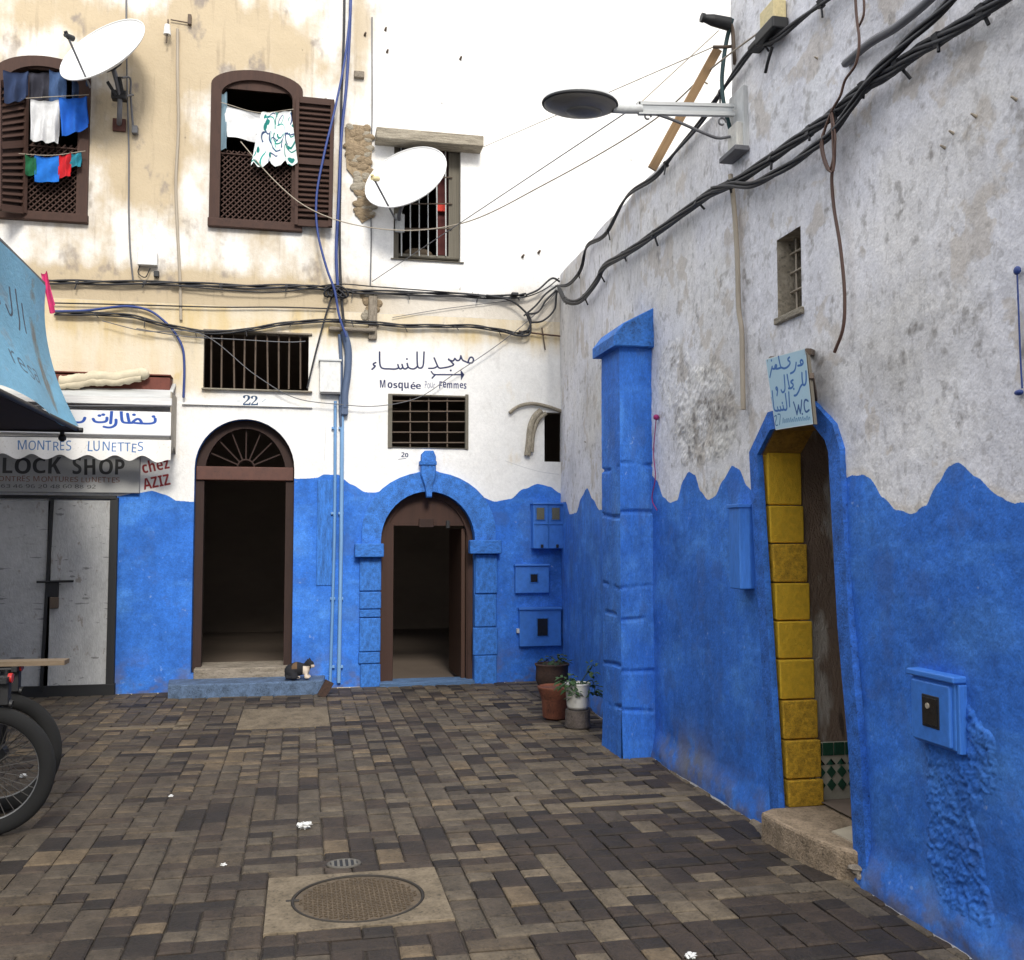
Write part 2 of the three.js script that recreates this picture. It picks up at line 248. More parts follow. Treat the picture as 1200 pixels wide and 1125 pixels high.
    const g = new THREE.BufferGeometry(); g.setAttribute('position', new THREE.Float32BufferAttribute(P, 3)); g.setAttribute('uv', new THREE.Float32BufferAttribute(U, 2)); g.computeVertexNormals(); return g;
  };
  const shapes = {}; for (const [w, h] of [[1, 1], [2, 1], [1, 2]]) shapes[w + '' + h] = [0, 1, 2, 3, 4, 5].map((k) => stoneGeo(w, h, k));
  stones.sort((a, b) => b.size - a.size);
  const rest = [], cols = [];
  stones.forEach((s, n) => {
    const t = toneOf(s), g = shapes[s.w + '' + s.h][Math.floor(rnd() * 6)], turn = rnd() < .5 ? Math.PI : 0, y = (rnd() - .5) * .009, rx = (rnd() - .5) * .022, rz = (rnd() - .5) * .022;
    if (n < 300) { const k = shadow(new THREE.Mesh(g, mats[t])); k.name = n ? `paving_stone_${String(n).padStart(3, '0')}` : 'paving_stone'; k.position.set(s.x, y, s.z).sub(pavement.position); k.rotation.set(rx, turn, rz); pavement.add(k); }
    else { const c = g.clone().applyMatrix4(new THREE.Matrix4().makeRotationFromEuler(new THREE.Euler(rx, turn, rz)).setPosition(s.x, y, s.z)); const a = new Float32Array(c.attributes.position.count * 3), v = .88 + .24 * rnd(); for (let i = 0; i < a.length; i += 3) { a[i] = TONES[t][0] * v; a[i + 1] = TONES[t][1] * v; a[i + 2] = TONES[t][2] * v; } c.setAttribute('color', new THREE.BufferAttribute(a, 3)); rest.push(c); }
  });
  const m = mat([1, 1, 1], .78, { map: stoneTex, bumpMap: stoneBump, bumpScale: .007, vertexColors: true });
  part(pavement, 'smaller_paving_stones', mergeGeometries(rest), m, 'stuff');
  const pale = mat([.2, .155, .1], .9, { map: stoneTex, bumpMap: stoneBump, bumpScale: .003 });
  for (const [a, b, c, d, kind] of slabCells) if (kind === 'patch') part(pavement, 'cement_patch', box(X0 + a * UX + .006, X0 + (b + 1) * UX - .006, -.03, .002, Z0 + c * UZ + .006, Z0 + (d + 1) * UZ - .006, .004), pale);
  // the cement strip along the foot of the street wall
  const foot = [[880, 962, .0], [897, 986, .0], [940, 1009, 0], [985, 1030, 0], [1030, 1050, 0], [1075, 1072, 0], [1125, 1100, 0]].map(([x, y]) => G(x, y)), P = [], U = [];
  for (let i = 0; i + 1 < foot.length; i++) { const a = foot[i], b = foot[i + 1], h = .011; const q = [[a.x, h - .004, a.z], [b.x, h - .004, b.z], [RX + .03, .03, b.z], [RX + .03, .03, a.z], [a.x - .02, -.02, a.z], [b.x - .02, -.02, b.z]]; for (const k of [0, 1, 2, 0, 2, 3, 4, 5, 1, 4, 1, 0]) { P.push(...q[k]); U.push(q[k][2] * 1.2, q[k][0] * 1.2); } }
  const cg = new THREE.BufferGeometry(); cg.setAttribute('position', new THREE.Float32BufferAttribute(P, 3)); cg.setAttribute('uv', new THREE.Float32BufferAttribute(U, 2)); cg.computeVertexNormals();
  part(pavement, 'cement_gutter', cg, mat([.24, .19, .13], .92, { map: stoneTex, bumpMap: stoneBump, bumpScale: .006 }));
}

// ------------------------------------------------------------------ the house at the end of the square: painted plaster with real openings
const VS = 4.12;                                                        // where the lower and the upper wall sheet meet
const door22 = archB(228, 345, 491, 549, 788), door20 = archB(446, 556, 576, 634, 806);
const barred = quadB(238, 393, 362, 456), grille = quadB(459, 466, 546, 524), slit = quadB(638, 484, 668, 541);
const win1 = archB(-4, 106, 69, 92, 258), win2 = archB(249, 354, 86, 106, 268), win3 = quadB(461, 167, 540, 303);
const blueLine = wave([[-60, 590], [120, 585], [160, 578], [178, 575], [194, 580], [207, 587], [227, 588], [290, 575], [345, 561], [372, 560], [380, 556], [396, 556], [412, 568], [428, 577], [440, 577], [456, 571], [472, 562], [492, 553], [510, 552], [526, 557], [545, 569], [562, 582], [580, 588], [598, 585], [614, 573], [630, 567], [645, 570], [656, 578], [664, 590], [690, 592]].map(([x, y]) => { const p = B(x, y); return [p.x, p.y]; }));
const house = thing('house', 'tall cream plastered house with blue base and two arched doorways', 'house', V3(0, 0, -D));
function blueOf(u, v, o, wornAt = 0) {                                  // many coats of blue limewash, uneven, with chips and grime
  const a = nz(N2, u * .31, v * .31), b = nz(N3, u * .4 + .2, v * .4), c = nz(N1, u * .9, v * .9), k = (.74 + .62 * (a - .25) + .3 * (b - .5)) * (1 + .5 * (nz(N3, u * 1.1, v * 1.1) - .5) + .5 * (nz(N3, u * 2.7, v * 2.7) - .5)), pale = ss(.46, .76, nz(N2, u * .22 + .7, v * .3)) * .5 + ss(.55, .8, nz(N1, u * .55, v * 1.1)) * .3;
  const sw = nz(N2, u * 1.7 + .1, v * .22), br = 1 + .34 * (sw - .5); o[0] = mix(.030, .085, pale) * k * br; o[1] = mix(.165, .29, pale) * k * br; o[2] = mix(.62, .78, pale) * k * br;
  const old = ss(.60, .70, nz(N2, u * .37 + .45, v * .37 + .2)) * .35; o[0] = mix(o[0], .05, old); o[1] = mix(o[1], .12, old); o[2] = mix(o[2], .34, old);
  const chip = ss(.72, .82, b) * ss(.56, .7, c) * .4; if (chip > 0) { o[0] = mix(o[0], .35, chip); o[1] = mix(o[1], .45, chip); o[2] = mix(o[2], .62, chip); }
  const dirt = wornAt * ss(.40, .62, nz(N2, u * .5 + .1, v * .7)); if (dirt > 0) { o[0] = mix(o[0], .12, dirt * .6); o[1] = mix(o[1], .11, dirt * .6); o[2] = mix(o[2], .13, dirt * .6); }
}
{
  const u0 = -3.6, u1 = 3.1, W = 2048, H = 1260;
  const c = paint(W, H, (u, v, o) => {
    const e = blueLine(u) + .02 * (nz(N1, u * .8, v * .8) - .5) - v;
    if (e > 0 && u > -2.32) { blueOf(u, v, o, ss(.55, 0, v)); return; }
    const a = nz(N2, u * .28, v * .3), s = nz(N2, u * 1.3, v * .16), f = nz(N3, u * .5, v * .5), band = ss(3.62, 4.0, v + .3 * (a - .5) + .15 * (s - .5)) * .8, old = clamp(band * .95 + ss(3.05, 3.3, v + .25 * (a - .5)) * ss(-.75, -1.0, u + .15 * (s - .5)) * .75 + ss(2.95, 3.3, v + .2 * (s - .5)) * ss(.28, .12, Math.abs(u - .05)) * .5 * s + ss(.60, .8, a * .6 + s * .4) * .5 + .5 * ss(.12, .0, Math.abs(v - 3.9)) * a);
    const w = (.80 + .14 * (f - .5)) * (1 + .16 * (nz(N3, u * 1.7, v * 1.7) - .5)), t = old * (.6 + .6 * s);
    o[0] = mix(w, .62, t); o[1] = mix(w * .985, .485, t); o[2] = mix(w * .955, .27, t);
    const g = ss(.62, .8, nz(N2, u * .6 + .4, v * .35 + .2)) * .5 * (.35 + band); o[0] = mix(o[0], .28, g); o[1] = mix(o[1], .24, g); o[2] = mix(o[2], .2, g);
  }, u0, u1, 0, VS), x = c.getContext('2d');
  const C = (px, py) => { const p = B(px, py); return [(p.x - u0) / (u1 - u0) * W, (VS - p.y) / VS * H]; };
  const Z4 = (a, b) => C(420 + a / 6.62, 390 + b / 6.62), Z3 = (a, b) => C(60 + a / 6.25, 420 + b / 6.25);
  x.lineCap = x.lineJoin = 'round';
  const brush = (to, col, w, ...paths) => { x.strokeStyle = col; x.lineWidth = w; for (const p of paths) { x.beginPath(); const q = p.map(([a, b]) => to(a, b)); x.moveTo(...q[0]); if (q.length === 1) { x.lineTo(q[0][0] + .1, q[0][1]); } for (let i = 1; i < q.length - 1; i++) x.quadraticCurveTo(...q[i], (q[i][0] + q[i + 1][0]) / 2, (q[i][1] + q[i + 1][1]) / 2); if (q.length > 1) x.lineTo(...q[q.length - 1]); x.stroke(); } };
  const navy = css(.018, .022, .075), ink = css(.02, .03, .08);
  brush(Z4, navy, 5.4, [[850, 232], [858, 196], [880, 186], [896, 206], [886, 234], [858, 236], [826, 222], [806, 214], [793, 178], [796, 180], [786, 214], [762, 218], [748, 196], [746, 204], [734, 222], [712, 214], [700, 210]], [[700, 205], [726, 232], [744, 250], [700, 266], [650, 274], [622, 276], [606, 240], [588, 196]], [[610, 262], [590, 276], [546, 276]],
    [[509, 150], [507, 210], [502, 264], [482, 278], [458, 268], [455, 210], [455, 150]], [[456, 262], [440, 282], [404, 280], [384, 266], [378, 238]], [[384, 268], [366, 284], [346, 276], [338, 246]], [[343, 270], [330, 284], [314, 276], [306, 248]], [[312, 272], [296, 284], [240, 280], [190, 280], [168, 262], [164, 210], [164, 150]], [[134, 232], [114, 238], [118, 254], [136, 256], [106, 284]]);
  brush(Z4, navy, 6.5, [[376, 204]], [[716, 293]]);
  brush(Z4, navy, 5, [[590, 325], [690, 326], [795, 325]], [[566, 302], [578, 322], [596, 326]], [[596, 326], [582, 340], [572, 352]]);
  x.fillStyle = navy; x.beginPath(); for (const p of [[792, 285], [822, 326], [796, 370]]) x.lineTo(...Z4(...p)); x.fill();
  const write = (to, s, a, b, a1, b1, font, col) => { const [X, Y] = to(a, b1), [X1] = to(a1, b1), [, Y1] = to(a, b); x.save(); x.font = font; x.fillStyle = col; x.translate(X, Y); x.scale((X1 - X) / x.measureText(s).width, (Y - Y1) / 72); let at = 0; for (const ch of s) { x.save(); x.translate(at + rr(-3, 3), rr(-5, 5)); x.rotate(rr(-.07, .07)); x.scale(rr(.93, 1.07), rr(.9, 1.1)); x.fillText(ch, 0, 0); x.restore(); at += x.measureText(ch).width; } x.restore(); };
  write(Z4, 'M', 162, 368, 216, 428, 'bold 100px sans-serif', navy); write(Z4, 'osquée', 220, 372, 488, 428, 'bold 100px sans-serif', navy); write(Z4, 'Pour', 512, 374, 594, 428, '100px sans-serif', css(.07, .08, .16)); write(Z4, 'Femmes', 622, 372, 840, 428, 'bold 100px sans-serif', css(.035, .04, .11));
  write(Z4, '20', 330, 930, 390, 966, 'bold 100px sans-serif', ink); brush(Z4, ink, 1.6, [[310, 982], [340, 978], [370, 974]]);
  write(C, '22', 284, 464, 304, 475, 'bold 100px serif', css(.03, .06, .12)); brush(C, css(.2, .3, .4), 1.5, [[277, 470], [281, 470]], [[307, 471], [311, 468]]);
  const red = css(.3, .03, .03); x.save(); { const [X, Y] = C(167, 555); x.translate(X, Y); x.rotate(-.22); x.font = 'bold 40px sans-serif'; x.fillStyle = red; x.scale(1.0, 1.25); x.fillText('chez', 0, 0); x.fillText('AZIZ', -6, 42); } x.restore();
  brush(C, css(.5, .5, .5), 1.4, [[592, 540], [625, 552], [655, 556]], [[382, 500], [380, 540]]);
  const m = new THREE.MeshStandardMaterial({ map: tex(c), roughness: .88, bumpMap: again(plasterBump, 5, 3.1), bumpScale: .006, side: THREE.DoubleSide });
  part(house, 'lower_wall', wallMesh({ u0, u1, v0: -.03, v1: VS, tv0: 0, step: .045, holes: [door22, door20, barred, grille, slit], map: bm, disp: (u, v) => .022 * (nz(N4, u * .17, v * .17) - .5) + .012 * (nz(N1, u * .6, v * .6) - .5) }), m);
}
{
  const u0 = -3.6, u1 = 5.4, v1 = 8.4, W = 2048, H = 974;
  const at = (px, py) => { const p = B(px, py); return [p.x, p.y]; }, spots = [[180, 130, .5, .7, .5], [215, 60, .5, .3, .3], [170, 200, .3, .5, .35], [330, 60, .6, .3, .35], [100, 20, .8, .2, .3], [420, 40, .12, .6, .35], [480, 110, .4, .3, .25], [560, 250, .2, .4, .12], [745, 80, .12, .9, .25], [620, 290, .5, .2, .1], [225, 20, .4, .4, .3], [270, 20, .5, .3, .3], [210, 345, 2.4, .16, .5]].map(([x, y, a, b, k]) => [...at(x, y), a, b, k]);
  const c = paint(W, H, (u, v, o) => {
    const a = nz(N2, u * .2, v * .2), s = nz(N2, u * .9, v * .11), f = nz(N3, u * .4, v * .4), left = ss(1.3, .3, u);
    let t = mix(.05, .30, left) + .5 * (nz(N2, u * .45 + .2, v * .3) - .45) * left; for (const q of spots) t += q[4] * Math.exp(-(((u - q[0]) / q[2]) ** 2) - (((v - q[1]) / q[3]) ** 2));
    t += .75 * ss(4.62, 4.2, v + .25 * (nz(N2, u * .28, v * .3) - .5)) * mix(.75, .5, left);
    t = ss(.86, .36, .5 * a + .3 * s + .28 * nz(N1, u * .55, v * .35) + .45 - t) * mix(.45, .9, left);
    const w = (.82 + .12 * (f - .5)) * (1 + .2 * (nz(N3, u * 1.3, v * 1.3) - .5)); o[0] = mix(w, .47, t); o[1] = mix(w * .98, .365, t); o[2] = mix(w * .945, .22, t);
    const sk = ss(.56, .78, nz(N2, u * 2.1 + .3, v * .2 + .5)) * .34 * left * (.3 + t); o[0] = mix(o[0], .30, sk); o[1] = mix(o[1], .235, sk); o[2] = mix(o[2], .165, sk);
    const g = ss(.60, .76, nz(N2, u * .4 + .6, v * .28)) * .7 * mix(.25, 1, left) * (.35 + t); o[0] = mix(o[0], .26, g); o[1] = mix(o[1], .22, g); o[2] = mix(o[2], .19, g);
    const h = ss(.80, .84, nz(N3, u * .21, v * .23)) * ss(.55, .7, a) * .6; o[0] *= 1 - h; o[1] *= 1 - h; o[2] *= 1 - h;
  }, u0, u1, VS, v1);
  const m = new THREE.MeshStandardMaterial({ map: tex(c), roughness: .92, bumpMap: again(plasterBump, 6, 2.9), bumpScale: .007, side: THREE.DoubleSide });
  part(house, 'upper_wall', wallMesh({ u0, u1, v0: VS, v1, step: .05, holes: [win1, win2, win3], map: bm, disp: (u, v) => .03 * (nz(N4, u * .17, v * .17) - .5) + .016 * (nz(N1, u * .6, v * .6) - .5) * ss(VS, VS + .1, v) + .012 * (nz(N1, u * .6, v * .6) - .5) * ss(VS + .1, VS, v) - .008 * (nz(N4, u * .17, v * .17) - .5) * ss(VS + .1, VS, v) }), m);
  part(house, 'roof', box(u0, u1, 8.36, 8.56, -D - 4, -D + .06, .02), M.ledge);
}
const whitewash = mat([.78, .765, .73], .9, { bumpMap: plasterBump, bumpScale: .006 });
function room(poly, reveal, revealMat) { part(house, 'reveal', strip(poly, .0, -reveal, bm), revealMat); }
room(door22, .16, M.blue); room(door20, .14, M.blue); room(barred, .12, M.ledge); room(grille, .08, M.ledge); room(slit, .14, M.ledge); room(win1, .06, M.wood); room(win2, .06, M.wood); room(win3, .14, whitewash);
for (const [v0, v1] of [[-.02, VS - .12], [VS + .05, 8.3]]) {           // one deep room on each floor behind the openings
  const a = -3.55, b = 5.3, z0 = -D - .03, z1 = -D - 7, t = .12;
  part(house, 'interior_room', mg([box(a, b, v0 - t, v0, z1, z0, 0), box(a, b, v1, v1 + t, z1, z0, 0), box(a - t, a, v0 - t, v1 + t, z1, z0, 0), box(b, b + t, v0 - t, v1 + t, z1, z0, 0), box(a - t, b + t, v0 - t, v1 + t, z1 - t, z1, 0)]), M.interior);
}

// ------------------------------------------------------------------ the street wall on the right: grey render above scalloped blue paint
const pt = (list) => list.map(([x, y]) => R(x, y));
const doorPx = [[920, 962], [912, 850], [905, 740], [897, 620], [892, 533], [907, 504], [953, 492], [972, 516], [976, 530], [987, 735], [1000, 880], [1007, 1000]];
const wcDoor = pt(doorPx); wcDoor[0][1] = wcDoor[11][1] = .1;
const rwin = (() => { const a = R(939, 312)[0], b = R(911, 325)[0], v0 = R(926, 367)[1], v1 = R(926, 272)[1]; return [[a, v0], [b, v0], [b, v1], [a, v1]]; })();
const blueR = wave([[662, 588], [668, 603], [675, 601], [682, 582], [688, 572], [695, 585], [703, 598], [730, 590], [765, 558], [771, 563], [778, 582], [786, 589], [795, 586], [802, 562], [808, 553], [815, 556], [822, 576], [831, 586], [839, 582], [848, 562], [858, 546], [866, 550], [875, 570], [885, 579], [985, 562], [998, 557], [1010, 556], [1020, 561], [1034, 583], [1050, 598], [1070, 602], [1085, 592], [1100, 566], [1114, 546], [1124, 542], [1145, 559], [1170, 580], [1190, 590], [1230, 586], [1290, 560]].map(([x, y]) => R(x, y)));
const UT = R(858, 140)[0];                                              // the taller building starts here
const topV = wave([[650, 330], [700, 272], [740, 230], [765, 203], [820, 150], [857, 118]].map(([x, y]) => R(x, y)));
const rough = [[825, 490, .55, .34, .016], [790, 440, .3, .25, .012], [690, 480, .6, .5, .006], [1085, 440, .5, .4, .006], [1120, 860, .16, .16, .020], [1108, 920, .2, .16, .030], [1120, 1000, .18, .22, .030], [1150, 890, .12, .12, .022], [1135, 1060, .16, .16, .022], [1080, 640, .3, .2, .004]].map(([x, y, a, b, k]) => [...R(x, y), a, b, k]);
const roughAt = (u, v) => { let s = 0; for (const q of rough) { const e = ((u - q[0]) / q[2]) ** 2 + ((v - q[1]) / q[3]) ** 2; if (e < 6) s = Math.max(s, q[4] * ss(1.35, .75, e + .9 * (nz(N1, u * .5, v * .5) - .5))); } return s; };
const dispR = (u, v) => { return .035 * (nz(N4, u * .16, v * .16) - .5) + .012 * (nz(N1, u * .45, v * .45) - .5) + .009 * (nz(N3, u * .3, v * .3) - .5) * ss(.35, .65, nz(N2, u * .2 + .3, v * .2)) + .003 * (nz(N3, u * .35, v * .35) - .5) + .05 * ss(.22, 0, v) * (.4 + nz(N1, u * .6, v * .6)); };
const streetHouse = thing('street_house', 'grey rendered street house with blue scalloped base and small arched door', 'house', rw(5.2, 0, 0));
function greyOf(u, v, o) {
  const a = nz(N2, u * .16, v * .16), s = nz(N2, u * .7 + .3, v * .09), b = nz(N3, u * .33, v * .33), f = nz(N1, u * 1.3, v * 1.3), q = clamp(roughAt(u, v) / .016);
  const k = (.70 + .40 * (a - .5) + .2 * (s - .5) + .16 * (b - .5)) * (1 + .34 * (nz(N3, u * 1.1, v * 1.1) - .5) + .34 * (nz(N3, u * 2.7 + .2, v * 2.7) - .5)), warm = ss(.4, .7, nz(N2, u * .13 + .5, v * .17)) * .5 + q * .4;
  o[0] = k * mix(.985, 1.03, warm); o[1] = k * mix(.975, .985, warm); o[2] = k * mix(1.02, .90, warm);
  const pale = ss(.55, .75, nz(N2, u * .3 + .9, v * .2 + .1)) * .35; for (let i = 0; i < 3; i++) o[i] = mix(o[i], .78, pale);
  const peel = ss(.56, .60, nz(N2, u * .33 + .15, v * .33 + .4)) * ss(.45, .6, nz(N1, u * .8, v * .8 + .3)); o[0] = mix(o[0], .50, peel * .6); o[1] = mix(o[1], .44, peel * .6); o[2] = mix(o[2], .37, peel * .6);
  const d = ss(.58, .76, b * .5 + f * .5 + q * .06) * .6 + ss(.55, .8, s) * .26 + ss(.62, .66, nz(N3, u * .5 + .7, v * .28)) * .25 + q * .34 * ss(.42, .7, nz(N1, u * .9 + .4, v * .9)); o[0] = mix(o[0], .24, d); o[1] = mix(o[1], .222, d); o[2] = mix(o[2], .205, d);
}
const grimeSpots = [[815, 900, .35, .22, .9], [790, 870, .2, .1, .5], [1110, 1105, .6, .08, .5], [945, 960, .1, .1, .3]].map(([x, y, a, b, k]) => [...R(x, y), a, b, k]);
function rightOf(u, v, o) {
  const e = blueR(u) + .014 * (nz(N3, u * .3, v * .3) - .5) - v;
  if (e > 0) {
    blueOf(u * 1.3, v * 1.3, o, ss(.3, 0, v)); for (let i = 0; i < 3; i++) o[i] *= .97;
    for (const q of grimeSpots) { const k = q[4] * Math.exp(-(((u - q[0]) / q[2]) ** 2) - (((v - q[1]) / q[3]) ** 2)) * ss(.3, .55, nz(N2, u * .8, v * .6)); if (k > .01) { o[0] = mix(o[0], .15, k); o[1] = mix(o[1], .14, k); o[2] = mix(o[2], .13, k); } }
    return;
  }
  greyOf(u, v, o); const lime = ss(-.05, -.01, e) * .55 * ss(.3, .6, nz(N2, u * .9, v * .9)); o[0] = mix(o[0], .68, lime); o[1] = mix(o[1], .6, lime); o[2] = mix(o[2], .5, lime);
}
const rightMat = (w, h, u0, u1, v0, v1, fn) => new THREE.MeshStandardMaterial({ map: tex(paint(w, h, fn, u0, u1, v0, v1)), roughness: .86, bumpMap: again(plasterBump, (u1 - u0) / 1.1, (v1 - v0) / 1.1), bumpScale: .006, side: THREE.DoubleSide });
const VT = 4.2;
const lift = (u, v) => v <= 3.6 || u < UT ? v : 3.6 + (v - 3.6) * (topV(u) - 3.6) / (VT - 3.6);
part(streetHouse, 'near_wall', wallMesh({ u0: 2.2, u1: UB, v0: -.03, v1: VT, tv0: 0, step: .0125, holes: [wcDoor, rwin], map: rw, disp: dispR, top: lift }), rightMat(2048, 1720, 2.2, UB, 0, VT, rightOf));
const roughPatch = (x0, y0, x1, y1, step, f) => { const a = R(x0, y0), b = R(x1, y1), u0 = Math.min(a[0], b[0]), u1 = Math.max(a[0], b[0]), v0 = Math.max(.02, Math.min(a[1], b[1])), v1 = Math.max(a[1], b[1]); part(streetHouse, 'rough_render', wallMesh({ u0, u1, v0, v1, step, map: rw, disp: (u, v) => { const q = roughAt(u, v), n = nz(N3, u * f, v * f), n2 = nz(N3, u * f * 1.9 + .3, v * f * 1.9), e = Math.min(u - u0, u1 - u, v - v0, v1 - v); return dispR(u, v) - .007 + Math.min(1, e / .05) * Math.min(q, .02) * 1.9 * clamp(.55 * n + .45 * n2 - .12, 0, 1); } }), rightMat(768, 768, u0, u1, v0, v1, rightOf)); };
roughPatch(1075, 790, 1178, 1105, .006, .55); roughPatch(768, 385, 884, 575, .009, .42);
part(streetHouse, 'far_wall', wallMesh({ u0: UB, u1: UB + 3.76, v0: -.03, v1: VT, tv0: 0, step: .04, map: rw, disp: dispR, top: lift }), rightMat(1024, 1100, UB, UB + 3.76, 0, VT, rightOf));
part(streetHouse, 'upper_wall', wallMesh({ u0: -3, u1: UT, v0: VT, v1: 8, step: .06, map: rw, disp: dispR }), rightMat(1024, 512, -3, UT, VT, 8, (u, v, o) => greyOf(u, v, o)));
part(streetHouse, 'end_wall', wallMesh({ u0: -3, u1: 2.2, v0: -.03, v1: VT, tv0: 0, step: .08, map: rw, disp: dispR }), rightMat(512, 512, -3, 2.2, 0, VT, rightOf));
part(streetHouse, 'gable', mg([box(RX + .02, RX + 3.5, 3.9, 8, -UT - .015, -UT + .2, .01)]), whitewash);
part(streetHouse, 'roof', mg([box(RX + .42, RX + 4, 4.0, 4.12, -10.85, -UT, .01), box(RX + .03, RX + 4, 7.8, 8.0, -UT, 3, .01)]), M.ledge);

// the house across the street, out of the picture: it shades the left of the square and carries the awning
{
  const h = thing('facing_house', 'plain whitewashed house that carries the sky blue tarpaulin awning', 'house', V3(-3.7, 0, -3));
  part(h, 'wall', mg([box(-6.5, -3.7, -.03, 5.6, -10.8, 5, .01)]), whitewash); part(h, 'plinth', box(-3.72, -3.64, -.03, .9, -10.7, 4.9, .02), M.blue); part(h, 'cornice', box(-6.5, -3.58, 5.5, 5.72, -10.8, 5, .03), M.ledge);
  part(h, 'shop_front', box(-3.72, -3.66, .95, 2.5, -9.3, -6.4, .01), M.doorGrey);
}

// ------------------------------------------------------------------ parts of the end house: doors, windows, mouldings
const ring = (inner, outer, d0, d1, map) => {                           // a flat band between two outlines, with thickness
  const P = [], n = inner.length, q = (a, b, c, d) => { for (const p of [a, b, c, a, c, d]) P.push(p.x, p.y, p.z); };
  for (let i = 0; i + 1 < n; i++) { const a = inner[i], b = inner[i + 1], c = outer[i + 1], e = outer[i]; q(map(...a, d1), map(...b, d1), map(...c, d1), map(...e, d1)); q(map(...e, d1), map(...c, d1), map(...c, d0), map(...e, d0)); q(map(...a, d0), map(...b, d0), map(...b, d1), map(...a, d1)); }
  for (const i of [0, n - 1]) q(map(...inner[i], d0), map(...inner[i], d1), map(...outer[i], d1), map(...outer[i], d0));
  const g = new THREE.BufferGeometry(); g.setAttribute('position', new THREE.Float32BufferAttribute(P, 3)); const U = []; for (let i = 0; i < P.length; i += 3) U.push(P[i] * 2 + P[i + 2] * 2, P[i + 1] * 2); g.setAttribute('uv', new THREE.Float32BufferAttribute(U, 2)); g.computeVertexNormals(); return g;
};
const openArch = (poly) => [poly[1], ...poly.slice(2), poly[0]];        // from one foot over the crown to the other
const shrink = (poly, t) => { const xs = poly.map((p) => p[0]), cx = (Math.min(...xs) + Math.max(...xs)) / 2, hw = (Math.max(...xs) - Math.min(...xs)) / 2, ys = poly.map((p) => p[1]), y0 = Math.min(...ys), y1 = Math.max(...ys); return poly.map(([x, y]) => [cx + (x - cx) * (hw - t) / hw, y <= y0 + 1e-6 ? y : y0 + (y - y0) * (y1 - y0 - t) / (y1 - y0)]); };
{ // tall arched doorway: timber frame, transom, sunburst fanlight
  const f = part(house, 'arched_door_frame', ring(openArch(shrink(door22, .09)), openArch(shrink(door22, .002)), -.24, -.12, bm), M.darkWood);
  const a = B(230, 556, -.12), b = B(344, 556, -.12), c = V3((a.x + b.x) / 2, B(287, 548, -.12).y, -D - .15);
  part(f, 'transom', box(a.x, b.x, B(287, 563, -.1).y, B(287, 547, -.1).y, -D - .26, -D - .09, .01), mat([.10, .035, .022], .6, { map: woodTex }));
  for (let i = 1; i < 8; i++) { const t = Math.PI * i / 8, r0 = .09, r1 = .50; part(f, 'fanlight_bar', bar(V3(c.x + r0 * Math.cos(t), c.y + r0 * Math.sin(t), -D - .18), V3(c.x + r1 * Math.cos(t), c.y + r1 * Math.sin(t) * 1.04, -D - .18), .014, .014, V3(0, 0, 1)), M.darkWood); }
  part(f, 'fanlight_hub', tube(Array.from({ length: 9 }, (_, i) => V3(c.x + .09 * Math.cos(Math.PI * i / 8), c.y + .09 * Math.sin(Math.PI * i / 8), -D - .18)), .011), M.darkWood);
  const st = B(230, 786).y; part(house, 'threshold', box(B(228, 785).x - .01, B(345, 785).x + .01, 0, st + .02, -D - .55, -D + .02, .01), M.concrete);
}
{ // low arched doorway: timber arch, inner board frame, leaf standing open inwards
  const f = part(house, 'door_frame', ring(openArch(shrink(door20, .055)), openArch(shrink(door20, .002)), -.22, -.10, bm), M.wood);
  const l = B(461, 640, -.16).x, r = B(546, 640, -.16).x, tp = B(500, 616, -.16).y, y0 = 0, oa = shrink(door20, .05), z = -D - .17;
  const head = new THREE.Shape(oa.slice(2).filter((p) => p[1] > tp - .3).map((p) => new THREE.Vector2(p[0], Math.max(p[1], tp)))); part(f, 'head_board', new THREE.ExtrudeGeometry(head, { depth: .04, bevelEnabled: false }).translate(0, 0, z), M.wood);
  for (const [a, b] of [[oa[0][0], l], [r, oa[1][0]]]) part(f, 'side_board', box(a, b, y0, tp + .02, z - .005, z + .045, .005), M.wood);
  part(f, 'door_leaf', box(r - .05, r - .002, .02, tp - .03, z - .95, z - .01, .008), mat([.07, .03, .016], .65, { map: woodTex })); part(f, 'lock_block', box(B(491, 620, -.1).x, B(508, 620, -.1).x, B(500, 618, -.1).y, B(500, 608, -.1).y, z + .03, z + .08, .005), M.darkWood); part(f, 'hook', box(B(523, 618, -.1).x, B(527, 618, -.1).x, B(523, 619, -.1).y, B(523, 610, -.1).y, z + .03, z + .07, .003), M.black);
  part(house, 'threshold', box(door20[0][0], door20[1][0], -.03, .035, -D - .3, -D + .06, .008), M.blueStone);
}
{ // the blue stone surround of the low doorway
  const outer = archB(424, 580, 553, 622, 645), inner = archB(446, 556, 576, 634, 645), k = M.blue;
  part(house, 'arch_band', ring(openArch(inner), openArch(outer), 0, .045, bm), k);
  part(house, 'impost', bxB(416, 637, 450, 653, 0, .13, .012), k); part(house, 'impost', bxB(551, 633, 588, 649, 0, .13, .012), k);
  const key = [[494, 532], [498, 528], [508, 528], [511, 535], [511, 556], [507, 570], [506, 583], [500, 583], [498, 570], [493, 556]].map(([x, y]) => { const p = B(x, y, .08); return [p.x, p.y]; }); part(house, 'keystone', slab(key, 0, .09, bm, .012), k); part(house, 'keystone_band', bxB(492, 540, 512, 545, 0, .105, .006), k);
  for (const [x0, x1, ys] of [[421, 446, [653, 693, 714, 724, 764, 778, 806]], [556, 583, [649, 696, 735, 768, 806]]]) for (let i = 0; i + 1 < ys.length; i++) part(house, 'jamb_stone', bxB(x0 + rr(-1.5, 1.5), ys[i] + .6, x1 + rr(-1, 1), ys[i + 1] - .6, -.02, .028 + rr(0, .014), .012), k);
  part(house, 'pilaster', bxB(372, 562, 391, 686, 0, .016, .008), k);
}
